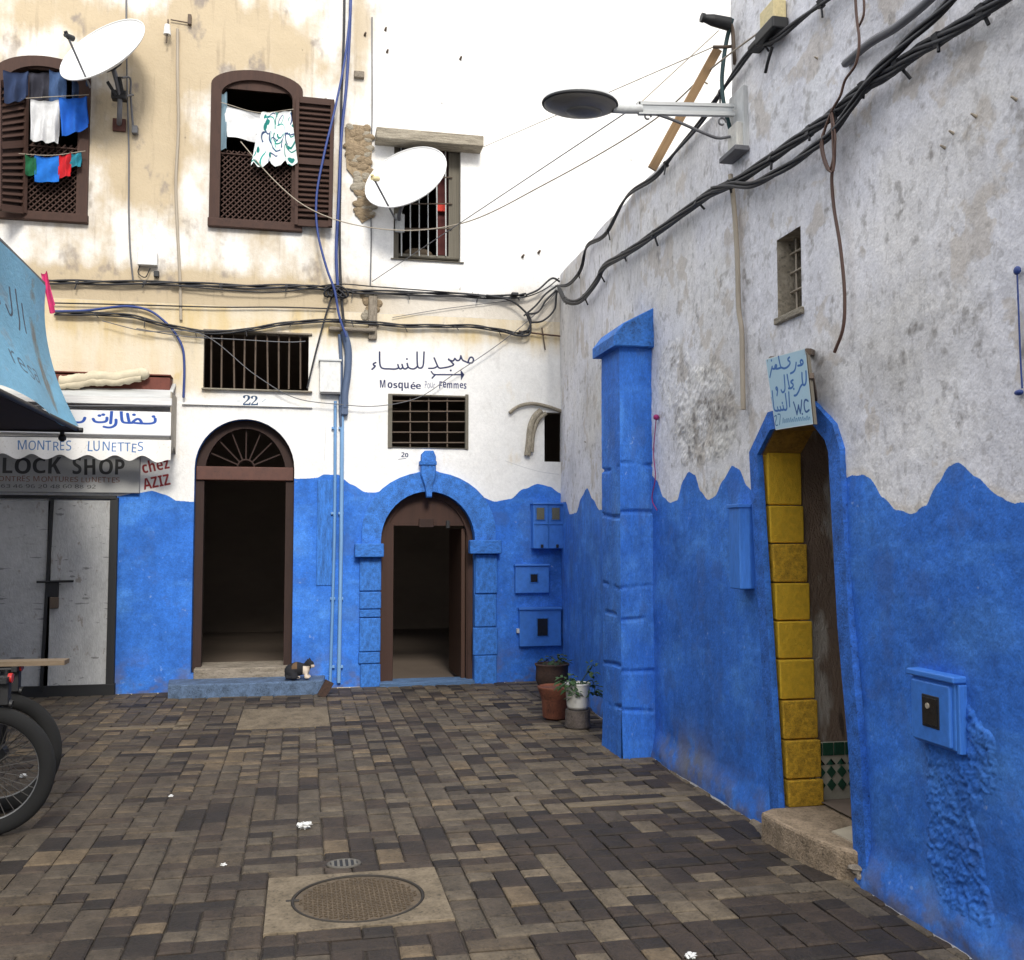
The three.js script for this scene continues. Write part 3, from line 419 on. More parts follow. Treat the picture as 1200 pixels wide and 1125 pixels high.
{ // mouldings and wooden louvred windows
  part(house, 'string_course', bxB(213, 473, 366, 478, -.01, .03, .006), whitewash);
  for (let i = 0; i < 9; i++) { const x = 247 + i * 13.2 + rr(-1, 1), a = B(x, 393, -.04), b = B(x + rr(-1, 1), 456, -.04); part(house, 'iron_bar', tube([a, b], .011), M.iron); }
  part(house, 'window_sill', bxB(236, 454, 366, 460, -.08, .05, .012), M.ledge); part(house, 'window_lintel', bxB(238, 385, 366, 393, -.05, .03, .012), M.concrete);
  for (let i = 1; i < 4; i++) part(house, 'grille_bar', tube([B(459 + i * 21.7, 466, -.03), B(459 + i * 21.7, 524, -.03)], .009), M.iron);
  for (let i = 0; i < 5; i++) part(house, 'grille_bar', tube([B(459, 470 + i * 12.2, -.02), B(546, 470 + i * 12.2, -.02)], .009), M.iron);
  for (const [a, b, c, d] of [[455, 461, 459.5, 525], [545.5, 462, 549, 527], [455, 461, 549, 466], [456, 523.5, 548, 526]]) part(house, 'window_frame', bxB(a, b, c, d, -.03, .018 + rr(0, .004), .006), M.greyWood);
  part(house, 'cable_loop', mg([tube([[597, 484], [606, 477], [622, 473], [640, 476], [658, 482]].map(([x, y]) => B(x, y, .03)), .022), tube([[634, 481], [627, 488], [622, 500], [620, 518], [618, 534]].map(([x, y]) => B(x, y, .03)), .04), tube([[640, 484], [631, 492], [625, 508], [623, 530]].map(([x, y]) => B(x, y, .035)), .026)]), M.ledge);
  const lattice = (px0, px1, py0, py1, d, parent) => {                  // two layers of crossed laths
    const a = B(px0, py1, d), b = B(px1, py0, d), list = [], w = b.x - a.x, h = b.y - a.y, p = .062;
    for (const s of [1, -1]) for (let k = -h; k < w; k += p) { let t0 = Math.max(0, -k), t1 = Math.min(h, w - k); if (t1 - t0 < .03) continue; const X = (t) => s > 0 ? a.x + k + t : b.x - k - t; list.push(bar(V3(X(t0), a.y + t0, a.z + s * .007), V3(X(t1), a.y + t1, a.z + s * .007), .012, .026, V3(0, 0, 1))); }
    part(parent, 'lattice', mg(list), M.wood, 'stuff');
  };
  const arched = (poly, pi, panelY, lx0, lx1, ly0, ly1) => {
    const f = part(house, 'window_frame', ring(openArch(shrink(poly, .10)), openArch(shrink(poly, -.01)), -.05, .05, bm), M.wood), ys = poly.map((q) => q[1]), xs = poly.map((q) => q[0]), y0 = Math.min(...ys), x0 = Math.min(...xs), x1 = Math.max(...xs);
    part(f, 'sill', box(x0 - .02, x1 + .02, y0 - .02, y0 + .075, -D - .04, -D + .07, .008), M.wood);
    const py = B(pi, panelY).y, s = shrink(poly, .09), pl = s.slice(2).filter((q) => q[1] > py - .08).map((q) => new THREE.Vector2(q[0], Math.max(q[1], py))); part(f, 'arch_panel', new THREE.ExtrudeGeometry(new THREE.Shape(pl), { depth: .03, bevelEnabled: false }).translate(0, 0, -D - .02), M.wood);
    lattice(lx0, lx1, ly0, ly1, -.01, f); part(f, 'rail', bxB(lx0, ly0 - 3, lx1, ly0 + 2, -.03, .025, .005), M.wood); return f;
  };
  arched(win1, 50, 82, 8, 97, 172, 252); arched(win2, 302, 107, 259, 344, 183, 262);
  const shutter = (c, slats) => {                                       // four corners: top-left, top-right, bottom-right, bottom-left
    const [a, b, d, e] = c, L = (p, q, t) => p.clone().lerp(q, t), n = b.clone().sub(a).cross(e.clone().sub(a)).normalize(), w = .07;
    const s = part(house, 'shutter', mg([bar(a, e, .035, w, n.clone().cross(e.clone().sub(a)).normalize().cross(n)), bar(b, d, .035, w, n)]), M.wood); s.name = 'shutter';
    for (const t of [.02, .5, .98]) part(s, 'shutter_rail', bar(L(a, e, t), L(b, d, t), .07, .04, n), M.wood);
    for (let i = 0; i < slats; i++) { const t = .06 + .88 * (i + .5) / slats; if (Math.abs(t - .5) < .03) continue; part(s, 'slat', bar(L(a, e, t), L(b, d, t), .05, .012, n.clone().addScaledVector(V3(0, 1, 0), -.9).normalize()), M.wood); }
    const bk = [a, b, d, e].map((p) => p.clone().addScaledVector(n, n.z > 0 ? -.022 : .022)), g = new THREE.BufferGeometry(); g.setAttribute('position', new THREE.Float32BufferAttribute([0, 1, 2, 0, 2, 3].flatMap((k) => bk[k].toArray()), 3)); g.setAttribute('uv', new THREE.Float32BufferAttribute([0, 1, 1, 1, 1, 0, 0, 1, 1, 0, 0, 0], 2)); g.computeVertexNormals(); part(s, 'backing_board', g, M.darkWood);
  };
  shutter([B(349, 114, .08), B(390, 118, .13), B(387, 266, .13), B(347, 264, .08)], 22);
  shutter([B(0, 96, .34), B(30, 88, .08), B(27, 250, .08), B(0, 246, .34)], 18);
  // recessed window behind the dish: concrete hood, timber frame, bars, dim things inside
  part(house, 'window_hood', box(B(441, 160, .22).x, B(567, 160, .22).x, B(500, 166, .22).y, B(500, 153, .22).y, -D - .02, -D + .22, .012), M.ledge);
  for (const [a, b, c, d] of [[461, 167, 467, 303], [526, 167, 540, 303], [461, 296, 540, 304], [461, 167, 540, 174]]) part(house, 'window_frame', bxB(a, b, c, d, -.15, -.08 + rr(0, .01), .008), M.greyWood);
  for (let i = 0; i < 6; i++) part(house, 'iron_bar', tube([B(470 + i * 10.4, 172, -.06), B(470.5 + i * 10.4, 300, -.06)], .008), M.paleMetal);
  for (const y of [208, 239, 268]) part(house, 'iron_bar', tube([B(464, y, -.055), B(530, y, -.055)], .008), M.iron);
  part(house, 'window_sill', bxB(458, 302, 544, 308, -.1, .03, .01), M.greyWood);
  const pale = B(490, 298, -.3); part(house, 'bundle_on_sill', new THREE.IcosahedronGeometry(.17, 2).scale(1, .4, .6).translate(pale.x, pale.y, pale.z), M.oldWood);
  part(house, 'red_curtain', bxB(513, 176, 527, 300, -.3, -.26, .01), mat([.12, .03, .028], .9)); part(house, 'red_cloth', bxB(512, 238, 522, 248, -.24, -.2, .01), mat([.7, .05, .03], .8));
  // broken plaster with the rubble core showing beside that window
  const rb = [[404, 150], [414, 147], [433, 149], [436, 175], [434, 200], [437, 225], [436, 255], [424, 262], [417, 250], [422, 228], [417, 212], [406, 198]].map(([x, y]) => { const p = B(x, y); return [p.x, p.y]; }); part(house, 'broken_plaster', slab(rb, -.02, .026, bm), M.rubble);
  for (let i = 0; i < 70; i++) { const t = rnd(), py = mix(148, 262, t), px = t < .45 ? rr(405, 434) : rr(417, 436); const p = B(px, py), r = rr(.03, .075); part(house, 'rubble_stone', new THREE.IcosahedronGeometry(r, 1).scale(rr(.8, 1.4), rr(.5, .9), .28).rotateZ(rr(-.5, .5)).translate(p.x, p.y, p.z + .022), i % 3 ? M.rubble : M.ledge); }
  for (let i = 0; i < 16; i++) { const p = B(rr(426, 444), rr(346, 382)), r = rr(.03, .06); part(house, 'rubble_stone', new THREE.IcosahedronGeometry(r, 1).scale(rr(.8, 1.3), rr(.6, 1.2), .4).translate(p.x, p.y, p.z), i % 2 ? M.rubble : M.ledge); }
  part(house, 'pipe_stub', bxB(415, 82, 427, 91, -.02, .06, .01), M.concrete); for (const [x, y] of [[613, 300], [632, 295], [428, 40], [454, 60], [452, 34], [540, 68]]) part(house, 'iron_nail', orient(new THREE.CylinderGeometry(.012, .016, .05, 6), V3(.2, .3, 1), B(x, y, .02)), M.iron);
  part(house, 'broken_ledge', mg([bxB(385, 382, 440, 389, 0, .10, .02), bxB(432, 346, 442, 398, 0, .05, .015)]), M.concrete);
}
{ // metal double door of the shop under the canopy
  const leafSheet = new THREE.MeshStandardMaterial({ roughness: .6, bumpMap: plasterBump, bumpScale: .01, map: tex(paint(512, 1024, (u, v, o) => { const a = nz(N2, u * .6, v * .9), b = nz(N3, u * .5, v), r = ss(.66, .74, nz(N2, u * .9 + .2, v * 1.3)) * .7, k = .40 + .16 * (a - .5) + .12 * (b - .5) - .2 * ss(.7, .74, nz(N3, u * .08, v * 1.1)); o[0] = mix(k, .2, r); o[1] = mix(k, .17, r); o[2] = mix(k * .99, .14, r); })) });
  const s = part(house, 'shop_door', mg([bxB(-90, 579, 136, 585, -.01, .06, .004), bxB(129, 583, 133, 814, -.01, .05, .004), bxB(-90, 808, 134, 816, -.01, .056, .004), bxB(-100, 583, -88, 814, -.01, .055, .004)]), M.black);
  part(s, 'door_leaf', bxB(-88, 585, 56, 809, 0, .035, .004), leafSheet); part(s, 'door_leaf', bxB(56.4, 585, 130, 809, 0, .035, .004), leafSheet); part(s, 'meeting_strip', bar(B(62, 585, .03), B(49, 809, .03), .03, .085, V3(0, 0, 1)), M.black);
  part(s, 'latch_bar', tube([B(43, 682, .07), B(86, 681, .07)], .014), M.black); part(s, 'hasp', bxB(56, 682, 68, 700, .03, .07, .006), M.black); part(s, 'padlock', mg([bxB(58, 700, 68, 713, .04, .08, .008)]), M.iron);
}

// ------------------------------------------------------------------ parts of the street house: arched door with yellow jamb, barred window, buttress
{
  const off = (poly, t) => poly.map(([u, v], i) => { const a = poly[Math.max(0, i - 1)], b = poly[Math.min(poly.length - 1, i + 1)], dx = b[0] - a[0], dy = b[1] - a[1], L = Math.hypot(dx, dy) || 1; return [u - dy / L * t, v + dx / L * t]; });
  const edge = wcDoor.map((q) => q.slice()); edge[0][1] = edge[11][1] = -.02; const outA = off(edge, .105), outB = off(edge, -.105), pick = (outA[6][1] > edge[6][1] ? outA : outB);
  part(streetHouse, 'door_surround', ring(edge, pick, -.01, .026, rw), mat([.032, .165, .62], .8, { map: stoneTex, bumpMap: stoneBump, bumpScale: .006 }));
  const farU = (v) => { const p = wcDoor.slice(0, 5); for (let i = 1; i < 5; i++) if (v <= p[i][1]) return mix(p[i - 1][0], p[i][0], clamp((v - p[i - 1][1]) / (p[i][1] - p[i - 1][1]))); return p[4][0]; };
  const nearU = wcDoor.slice(7).map((q) => q[0]), u9 = Math.min(...nearU), uMax = Math.max(...wcDoor.map((q) => q[0]));
  const ys = [948, 915, 868, 821, 773, 728, 683, 637, 592, 530], xs = [919, 917, 913, 910, 907, 904, 901, 898, 895, 891];
  for (let i = 0; i + 1 < ys.length; i++) { const v0 = R(xs[i], ys[i])[1], v1 = R(xs[i + 1], ys[i + 1])[1], u = farU((v0 + v1) / 2); const g = new RoundedBoxGeometry(.21, v1 - v0 - .007, .3, 2, .008).translate(RX + .105 + .03 + rr(-.004, .004), (v0 + v1) / 2, -u - .15 + rr(0, .008)); part(streetHouse, 'jamb_block', g, i < 3 || i === 6 ? M.yellowDirty : M.yellow); }
  part(streetHouse, 'jamb_mortar', bxR(uMax + .03, uMax + .3, .1, wcDoor[4][1], -.22, -.05, .004), mat([.5, .46, .38], .95));
  // soffit of the arch and the jamb hidden on the near side
  part(streetHouse, 'soffit', strip(wcDoor.slice(4, 9), .0, -.24, rw, false), M.soffit); part(streetHouse, 'near_jamb', strip(wcDoor.slice(8), .0, -.24, rw, false), M.soffit);
  const x0 = RX + .22, x1 = RX + 2.6, vt = wcDoor[6][1] + .06, un = u9 - .25, fu0 = farU(.2) + .045, fu1 = farU(2) + .045;
  const old = new THREE.MeshStandardMaterial({ roughness: .92, side: THREE.DoubleSide, bumpMap: again(stoneBump, 3, 3), bumpScale: .015, map: tex(paint(512, 512, (u, v, o) => { const a = nz(N2, u * .45, v * .35), b = nz(N2, u * .9 + .3, v * .45), t = ss(.46, .56, a), k = .75 + .5 * (b - .4); o[0] = mix(.5, .24, t) * k; o[1] = mix(.45, .17, t) * k; o[2] = mix(.38, .12, t) * k; const s = ss(.62, .68, b) * .8; o[0] = mix(o[0], .03, s); o[1] = mix(o[1], .022, s); o[2] = mix(o[2], .017, s); })) });
  const quad = (a, b, c, d) => { const g = new THREE.BufferGeometry(); g.setAttribute('position', new THREE.Float32BufferAttribute([a, b, c, a, c, d].flatMap((p) => p.toArray()), 3)); g.setAttribute('uv', new THREE.Float32BufferAttribute([0, 0, 1, 0, 1, 1, 0, 0, 1, 1, 0, 1], 2)); g.computeVertexNormals(); return g; };
  part(streetHouse, 'passage_wall', quad(V3(x0 - .04, .1, -fu0), V3(x0 + 1.0, .1, -fu0), V3(x0 + 1.0, vt, -fu1), V3(x0 - .04, vt, -fu1)), old);
  part(streetHouse, 'passage', mg([quad(V3(x0, .165, -fu0 - .1), V3(x1, .165, -fu0 - .1), V3(x1, .165, -un), V3(x0, .165, -un)), quad(V3(x0, vt, -fu1 - .1), V3(x1, vt, -fu1 - .1), V3(x1, vt, -un), V3(x0, vt, -un)), quad(V3(x0, .1, -un), V3(x1, .1, -un), V3(x1, vt, -un), V3(x0, vt, -un)), quad(V3(x1, .1, -fu0 - .1), V3(x1, .1, -un), V3(x1, vt, -un), V3(x1, vt, -fu1 - .1)), quad(V3(x0 + 1, .1, -fu0), V3(x1, .1, -fu0), V3(x1, vt, -fu1), V3(x0 + 1, vt, -fu1))]), M.interior);
  // glazed tiles at the foot of the passage wall
  const tz = -fu0 + .012, tileW = .062, tx = x0 - .03, glaze = mat([.02, .075, .045], .25), pale = mat([.42, .40, .32], .35); part(streetHouse, 'tile_bed', box(tx - .01, tx + .48, .16, .475, tz - .03, tz - .004, .003), pale);
  for (let i = 0; i < 7; i++) {
    part(streetHouse, 'tile', box(tx + i * .068, tx + i * .068 + .062, .405, .475, tz - .006, tz + .004, .003), glaze);
    const cx = tx + .052 + i * .064; part(streetHouse, 'tile', new THREE.CylinderGeometry(.0, .034, .034, 3).scale(1, 1, .14).translate(cx, .372, tz), glaze);
    for (const cy of [.315, .245]) part(streetHouse, 'tile', new THREE.BoxGeometry(.041, .041, .009).rotateZ(Math.PI / 4).scale(.92, 1.12, 1).translate(cx, cy, tz), glaze);
  }
  part(streetHouse, 'tile', box(tx - .008, tx + .018, .165, .404, tz - .006, tz + .004, .003), glaze);
  // worn stone doorstep, its near end broken away
  const sp = [[2.5, -4.98], [2.425, -4.93], [2.43, -4.72], [2.455, -4.5], [2.5, -4.32], [2.55, -4.24], [2.62, -4.22], [2.85, -4.22], [2.85, -4.98]], sh = new THREE.Shape(sp.map(([x, z]) => new THREE.Vector2(x, -z)));
  const sg = new THREE.ExtrudeGeometry(sh, { depth: .135, bevelEnabled: true, bevelSize: .015, bevelThickness: .015, bevelSegments: 2 }).rotateX(-Math.PI / 2).translate(0, .0, 0); part(streetHouse, 'doorstep', sg, mat([.36, .27, .18], .9, { map: again(stoneTex, 2, 2), bumpMap: again(stoneBump, 2, 2), bumpScale: .01 }));
  part(streetHouse, 'broken_tile', slab([[2.58, 4.52], [2.72, 4.58], [2.8, 4.36], [2.7, 4.3], [2.59, 4.34]], .15, .158, (a, b, d) => V3(a, d, -b)), mat([.55, .48, .36], .6));
  for (let i = 0; i < 5; i++) part(streetHouse, 'broken_stone', new THREE.IcosahedronGeometry(rr(.02, .04), 0).scale(.8, .5, 1.3).rotateY(i).translate(rr(2.53, 2.57), .015 + i * .015, -rr(4.16, 4.26)), M.concrete);
}
{ // small barred window
  const [[a, v0], [b], [, v1]] = rwin;
  part(streetHouse, 'window_reveal', strip(rwin, 0, -.22, rw), M.ledge); part(streetHouse, 'window_interior', mg([strip(rwin, -.22, -.8, rw), cap(rwin, -.8, rw)]), mat([.2, .18, .16], .9));
  for (let i = 0; i < 3; i++) { const u = mix(a, b, (i + .6) / 3.2); part(streetHouse, 'grille_bar', tube([rw(u, v0, -.09), rw(u, v1, -.09)], .007), M.cableTan); }
  for (let i = 0; i < 4; i++) { const v = mix(v0, v1, (i + .4) / 4.1); part(streetHouse, 'grille_bar', tube([rw(a, v, -.082), rw(b, v, -.082)], .007), M.cableTan); }
  part(streetHouse, 'window_sill', bxR(a - .02, b + .02, v0 - .035, v0 + .004, -.2, .02, .008), M.ledge);
}
{ // blue buttress with a weathered sloping cap
  const nu = R(766, 620)[0], fu = nu + .46, pr = .26, vt = R(730, 403, pr)[1], P = [], js = [543, 602, 690, 726, 787, 835].map((y) => R(735, y, .26)[1]), groove = (u, v) => { let g = 0; js.forEach((j, i) => { const e = Math.abs(v - j - .02 * Math.sin(u * 5 + i)); g = Math.max(g, (1 - ss(.004, .016, e)) * ss(.35, .55, nz(N1, u * .8 + i * .3, i * .17))); }); return g * .02; }, lumps = (u, v, k) => .022 * (nz(N4, u * .9 + k, v * .5) - .5) + .01 * (nz(N1, u * .7, v * .7 + k) - .5);
  const faceN = wallMesh({ u0: 0, u1: pr, v0: -.03, v1: vt, step: .0125, map: (a, v, d) => V3(RX - a, v, -nu - groove(a, v) + lumps(a, v, .3) - .0 + (v < .5 ? .04 * (0.5 - v) : 0)), disp: () => 0 });
  const faceF = wallMesh({ u0: nu, u1: fu, v0: -.03, v1: vt, step: .0125, map: (a, v) => V3(RX - pr + groove(a, v) - lumps(a, v, .7) * .8 * ss(nu, nu + .05, a) - (v < .4 ? .03 * (.4 - v) : 0), v, -a + (a === nu ? lumps(pr, v, .3) + (v < .5 ? .04 * (.5 - v) : 0) : 0)), disp: () => 0 });
  const bt = part(streetHouse, 'buttress', mg([faceN, faceF, box(RX - pr + .02, RX + .05, -.03, vt, -fu, -nu - .03, .01)]), new THREE.MeshStandardMaterial({ map: tex(paint(512, 1024, (u, v, o) => blueOf(u * .6 + 3, v * 3.2 + 1, o, 0))), roughness: .8, bumpMap: again(plasterBump, .5, 3), bumpScale: .01, side: THREE.DoubleSide }));
  const prof = [[RX + .02, vt], [RX - pr - .05, vt], [RX - pr - .05, vt + .07], [RX - pr + .02, vt + .16], [RX + .02, vt + .30]], cs = new THREE.ExtrudeGeometry(new THREE.Shape(prof.map(([x, y]) => new THREE.Vector2(x, y))), { depth: fu - nu + .09, bevelEnabled: true, bevelSize: .008, bevelThickness: .008, bevelSegments: 1 }).translate(0, 0, -fu - .045);
  part(bt, 'cap', cs, M.blue);
}

// ------------------------------------------------------------------ things on the end house
{ // doorstep of the tall doorway
  const a = B(195, 815, .42), b = B(378, 815, .42), z = -D + .42, h = .15, s = new THREE.Shape([[a.x - .02, -D - .0], [a.x + .02, z - .05], [a.x + .15, z], [b.x - .1, z], [b.x, z - .06], [b.x + .02, -D]].map(([x, q]) => new THREE.Vector2(x, -q)));
  solo('doorstep', new THREE.ExtrudeGeometry(s, { depth: h - .03, bevelEnabled: true, bevelSize: .012, bevelThickness: .015, bevelSegments: 2 }).rotateX(-Math.PI / 2).translate(0, .0, 0), mat([.11, .17, .28], .9, { map: again(stoneTex, 1.5, 1.5), bumpMap: again(stoneBump, 1.5, 1.5), bumpScale: .012 }), 'worn grey blue stone step in front of the tall arched doorway', 'step');
}
const dishAt = (px, py, off, r, label, foot, footOff, arm, m, lnbM) => {
  const c = B(px, py, off), n = V3(-.47, .50, .73).normalize(), t = thing('satellite_dish', label, 'satellite dish', B(foot[0], foot[1], footOff), 'satellite dishes on the end house');
  const prof = [], N = 10; for (let i = 0; i <= N; i++) { const q = i / N; prof.push(new THREE.Vector2(r * q, .13 * r * 2 * q * q - .11 * r)); } for (let i = N; i >= 0; i--) { const q = i / N; prof.push(new THREE.Vector2(r * q * .995, .13 * r * 2 * q * q - .11 * r - .014)); }
  part(t, 'reflector', orient(new THREE.LatheGeometry(prof, 48), n, c), m); part(t, 'rim', orient(new THREE.TorusGeometry(r, .008, 6, 48).rotateX(Math.PI / 2), n, c.clone().addScaledVector(n, .15 * r)), m);
  const back = c.clone().addScaledVector(n, -.11 * r - .03);
  const tip = B(arm[0], arm[1], off + .42), root = B(arm[2], arm[3], off + .08);
  part(t, 'feed_arm', tube([root, tip], .011), M.cableGrey); const d = tip.clone().sub(root).normalize(), toC = c.clone().sub(tip).normalize();
  const l = part(t, 'feed_horn', mg([orient(new THREE.CylinderGeometry(.03, .022, .10, 10), toC, tip.clone().addScaledVector(toC, .02)), orient(new THREE.CylinderGeometry(.018, .018, .07, 8), d, tip.clone().addScaledVector(d, .01))]), lnbM);
  part(t, 'back_plate', orient(new THREE.CylinderGeometry(.11, .13, .05, 10), n, back), M.black);
  return [t, back];
};
{
  const [t, back] = dishAt(125, 65, .38, .49, 'white satellite dish with long thin feed arm on black bracket beside laundry window', [140, 148], 0, [79, 42, 106, 103], M.dish, M.black);
  const f = B(140, 146, .02), k = B(140, 112, .2); part(t, 'wall_plate', bxB(132, 138, 147, 154, 0, .03, .004), mat([.09, .03, .02], .8)); part(t, 'mast', tube([f.clone().setZ(f.z + .02), B(140, 138, .14), B(140, 110, .2), back], .026, 12, 8), M.cableGrey);
  part(t, 'yoke', mg([bar(B(126, 96, .24), B(136, 112, .2), .03, .06, V3(0, 0, 1)), bar(B(140, 90, .26), B(144, 110, .2), .03, .05, V3(0, 0, 1)), bxB(130, 104, 148, 116, .12, .22, .01)]), M.black);
  part(t, 'side_rod', mg([tube([B(143, 91, .2), B(152, 91, .14), B(153, 112, .1), B(156, 150, .05)], .012), bxB(154, 146, 161, 156, 0, .07, .01), tube([B(146, 113, .2), B(156, 111, .1)], .012)]), M.cableGrey);
}
{
  const [t, back] = dishAt(478, 213, .34, .475, 'white satellite dish with yellow feed horn hiding the recessed barred window', [470, 262], -.05, [438, 209, 464, 258], mat([.82, .82, .81], .4), M.cream);
  part(t, 'mast', tube([B(468, 258, -.07), B(468, 250, .1), back], .022, 10, 8), M.cableGrey); part(t, 'wall_plate', bxB(463, 250, 474, 272, -.09, -.04, .006), M.paleMetal);
}
// laundry: cloth over a line, front and back fall, with folds
function cloth(name, label, category, c, o = {}) {
  const [a, b, d, e] = c, { folds = 3, amp = .025, m, group = 'laundry hung in the shuttered windows', hem = .0, back = .8 } = o, n = 14, k = 12, P = [], U = [], I = [], ph = rnd() * 6;
  const L = (p, q, t) => p.clone().lerp(q, t);
  for (let side = 0; side < 2; side++) for (let j = 0; j <= k; j++) for (let i = 0; i <= n; i++) {
    const s = i / n, t = j / k * (side ? back : 1), p = L(L(a, b, s), L(e, d, s), t), w = amp * Math.min(1, .35 + t) * Math.sin(s * folds * 6.283 + ph + t * 1.3 + side);
    p.z += w * (1 - side * .6) - side * (.03 + .02 * t) + .012 * Math.sin(t * 7 + s * 5 + ph); p.y += hem * Math.sin(s * folds * 6.283 + ph) * t - .02 * Math.sin(Math.PI * s) * (1 - t); p.x += amp * .5 * t * Math.cos(s * folds * 6.283 + ph);
    P.push(p.x, p.y, p.z); U.push(s, 1 - t);
  }
  const row = n + 1, half = row * (k + 1); for (let side = 0; side < 2; side++) for (let j = 0; j < k; j++) for (let i = 0; i < n; i++) { const q = side * half + j * row + i; I.push(q, q + 1, q + row, q + 1, q + row + 1, q + row); } for (let i = 0; i < n; i++) I.push(i, i + 1, half + i, i + 1, half + i + 1, half + i);
  const g = new THREE.BufferGeometry(); g.setAttribute('position', new THREE.Float32BufferAttribute(P, 3)); g.setAttribute('uv', new THREE.Float32BufferAttribute(U, 2)); g.setIndex(I); g.computeVertexNormals();
  return solo(name, g, m, label, category, group);
}
const fab = (rgb) => mat(rgb, .95, { bumpMap: fabricBump, bumpScale: .002 });
const qd = (x0, y0, x1, y1, off, sk = 0) => [B(x0, y0, off), B(x1, y0 + sk, off), B(x1, y1 + sk, off), B(x0, y1, off)];
cloth('jeans', 'dark blue jeans folded over the open wooden shutter', 'jeans', [B(4, 83, .36), B(33, 83, .14), B(30, 116, .15), B(5, 122, .38)], { m: fab([.022, .04, .10]), folds: 2 });
cloth('jeans', 'faded blue jeans hanging under the arch beside cream strip', 'jeans', qd(58, 82, 77, 118, .09), { m: fab([.05, .10, .22]), folds: 1.5 });
cloth('jeans', 'dark jeans leg half hidden behind the bright blue cloth', 'jeans', qd(84, 84, 103, 116, .03), { m: fab([.035, .065, .14]), folds: 1 });
cloth('dark_cloth', 'charcoal garment hanging at the back of the laundry window', 'garment', qd(33, 84, 58, 118, .0), { m: fab([.035, .035, .05]), folds: 2 });
cloth('tee_shirt', 'white tee shirt with bunched neckline hanging on the line', 'shirt', [B(36, 117, .17), B(71, 116, .17), B(69, 167, .17), B(35, 165, .17)], { m: fab([.72, .72, .72]), folds: 2.5, amp: .035 });
cloth('blue_shirt', 'bright blue cloth hanging beside the white tee shirt', 'garment', [B(69, 115, .16), B(101, 112, .16), B(102, 150, .16), B(72, 161, .16)], { m: fab([.01, .12, .55]), folds: 2, amp: .03 });
cloth('green_cloth', 'small green cloth pegged on the lower line', 'garment', qd(30, 181, 43, 205, .13), { m: fab([.01, .13, .05]), folds: 1 });
cloth('blue_towel', 'wide blue cloth pegged on the lower line', 'towel', qd(41, 182, 69, 213, .14), { m: fab([.01, .16, .6]), folds: 1.5, amp: .015 });
cloth('red_cloth', 'small red cloth pegged on the lower line', 'garment', qd(69, 181, 83, 208, .14, -2), { m: fab([.6, .012, .02]), folds: 1.2 });
cloth('teal_cloth', 'small turquoise cloth at the end of the lower line', 'garment', qd(82, 178, 95, 195, .13), { m: fab([.02, .24, .33]), folds: 1.2 });
solo('clothes_line', tube([B(2, 117, .17), B(50, 114, .17), B(104, 111, .17)], .004), M.cableTan, 'upper clothes line across the window with the white tee shirt', 'clothes line');
solo('clothes_line', tube([B(20, 180, .14), B(60, 182, .14), B(100, 177, .14)], .004), M.cableTan, 'lower clothes line with small red and green cloths', 'clothes line');
cloth('white_sheet', 'white sheet hanging in the window beside the patterned cloth', 'sheet', [B(262, 122, .06), B(306, 133, .06), B(304, 167, .06), B(266, 160, .06)], { m: fab([.82, .82, .82]), folds: 1, amp: .015 });
{
  const c = canvasOf(256, 256), x = c.getContext('2d'); x.fillStyle = css(.75, .77, .76); x.fillRect(0, 0, 256, 256); x.lineWidth = 7;
  const cols = [css(.01, .18, .16), css(.02, .05, .14), css(.02, .28, .24)]; for (let i = 0; i < 34; i++) { x.strokeStyle = cols[i % 3]; x.beginPath(); const cx = rr(0, 256), cy = rr(0, 256), r = rr(16, 70), t = rr(0, 6); x.lineWidth = rr(4, 9); x.arc(cx, cy, r, t, t + rr(1.2, 3.2)); x.stroke(); } for (let i = 0; i < 6; i++) { x.fillStyle = cols[0]; x.beginPath(); x.ellipse(rr(20, 236), rr(20, 236), rr(10, 20), rr(8, 16), rr(0, 3), 0, 7); x.fill(); }
  cloth('patterned_cloth', 'white cloth with green and navy swirls hanging over the lattice', 'garment', [B(306, 131, .10), B(341, 129, .10), B(347, 190, .13), B(292, 194, .13)], { m: new THREE.MeshStandardMaterial({ map: tex(c), roughness: .95, side: THREE.DoubleSide }), folds: 3, amp: .04, hem: .03 });
  solo('clothes_line', tube([B(259, 120, .08), B(304, 132, .09), B(344, 128, .09)], .004), M.cableTan, 'clothes line across the window with the patterned cloth', 'clothes line');
  cloth('blue_rag', 'narrow blue and white rag at the window jamb', 'garment', qd(259, 108, 266, 175, .05), { m: fab([.2, .3, .36]), folds: .7 });
}
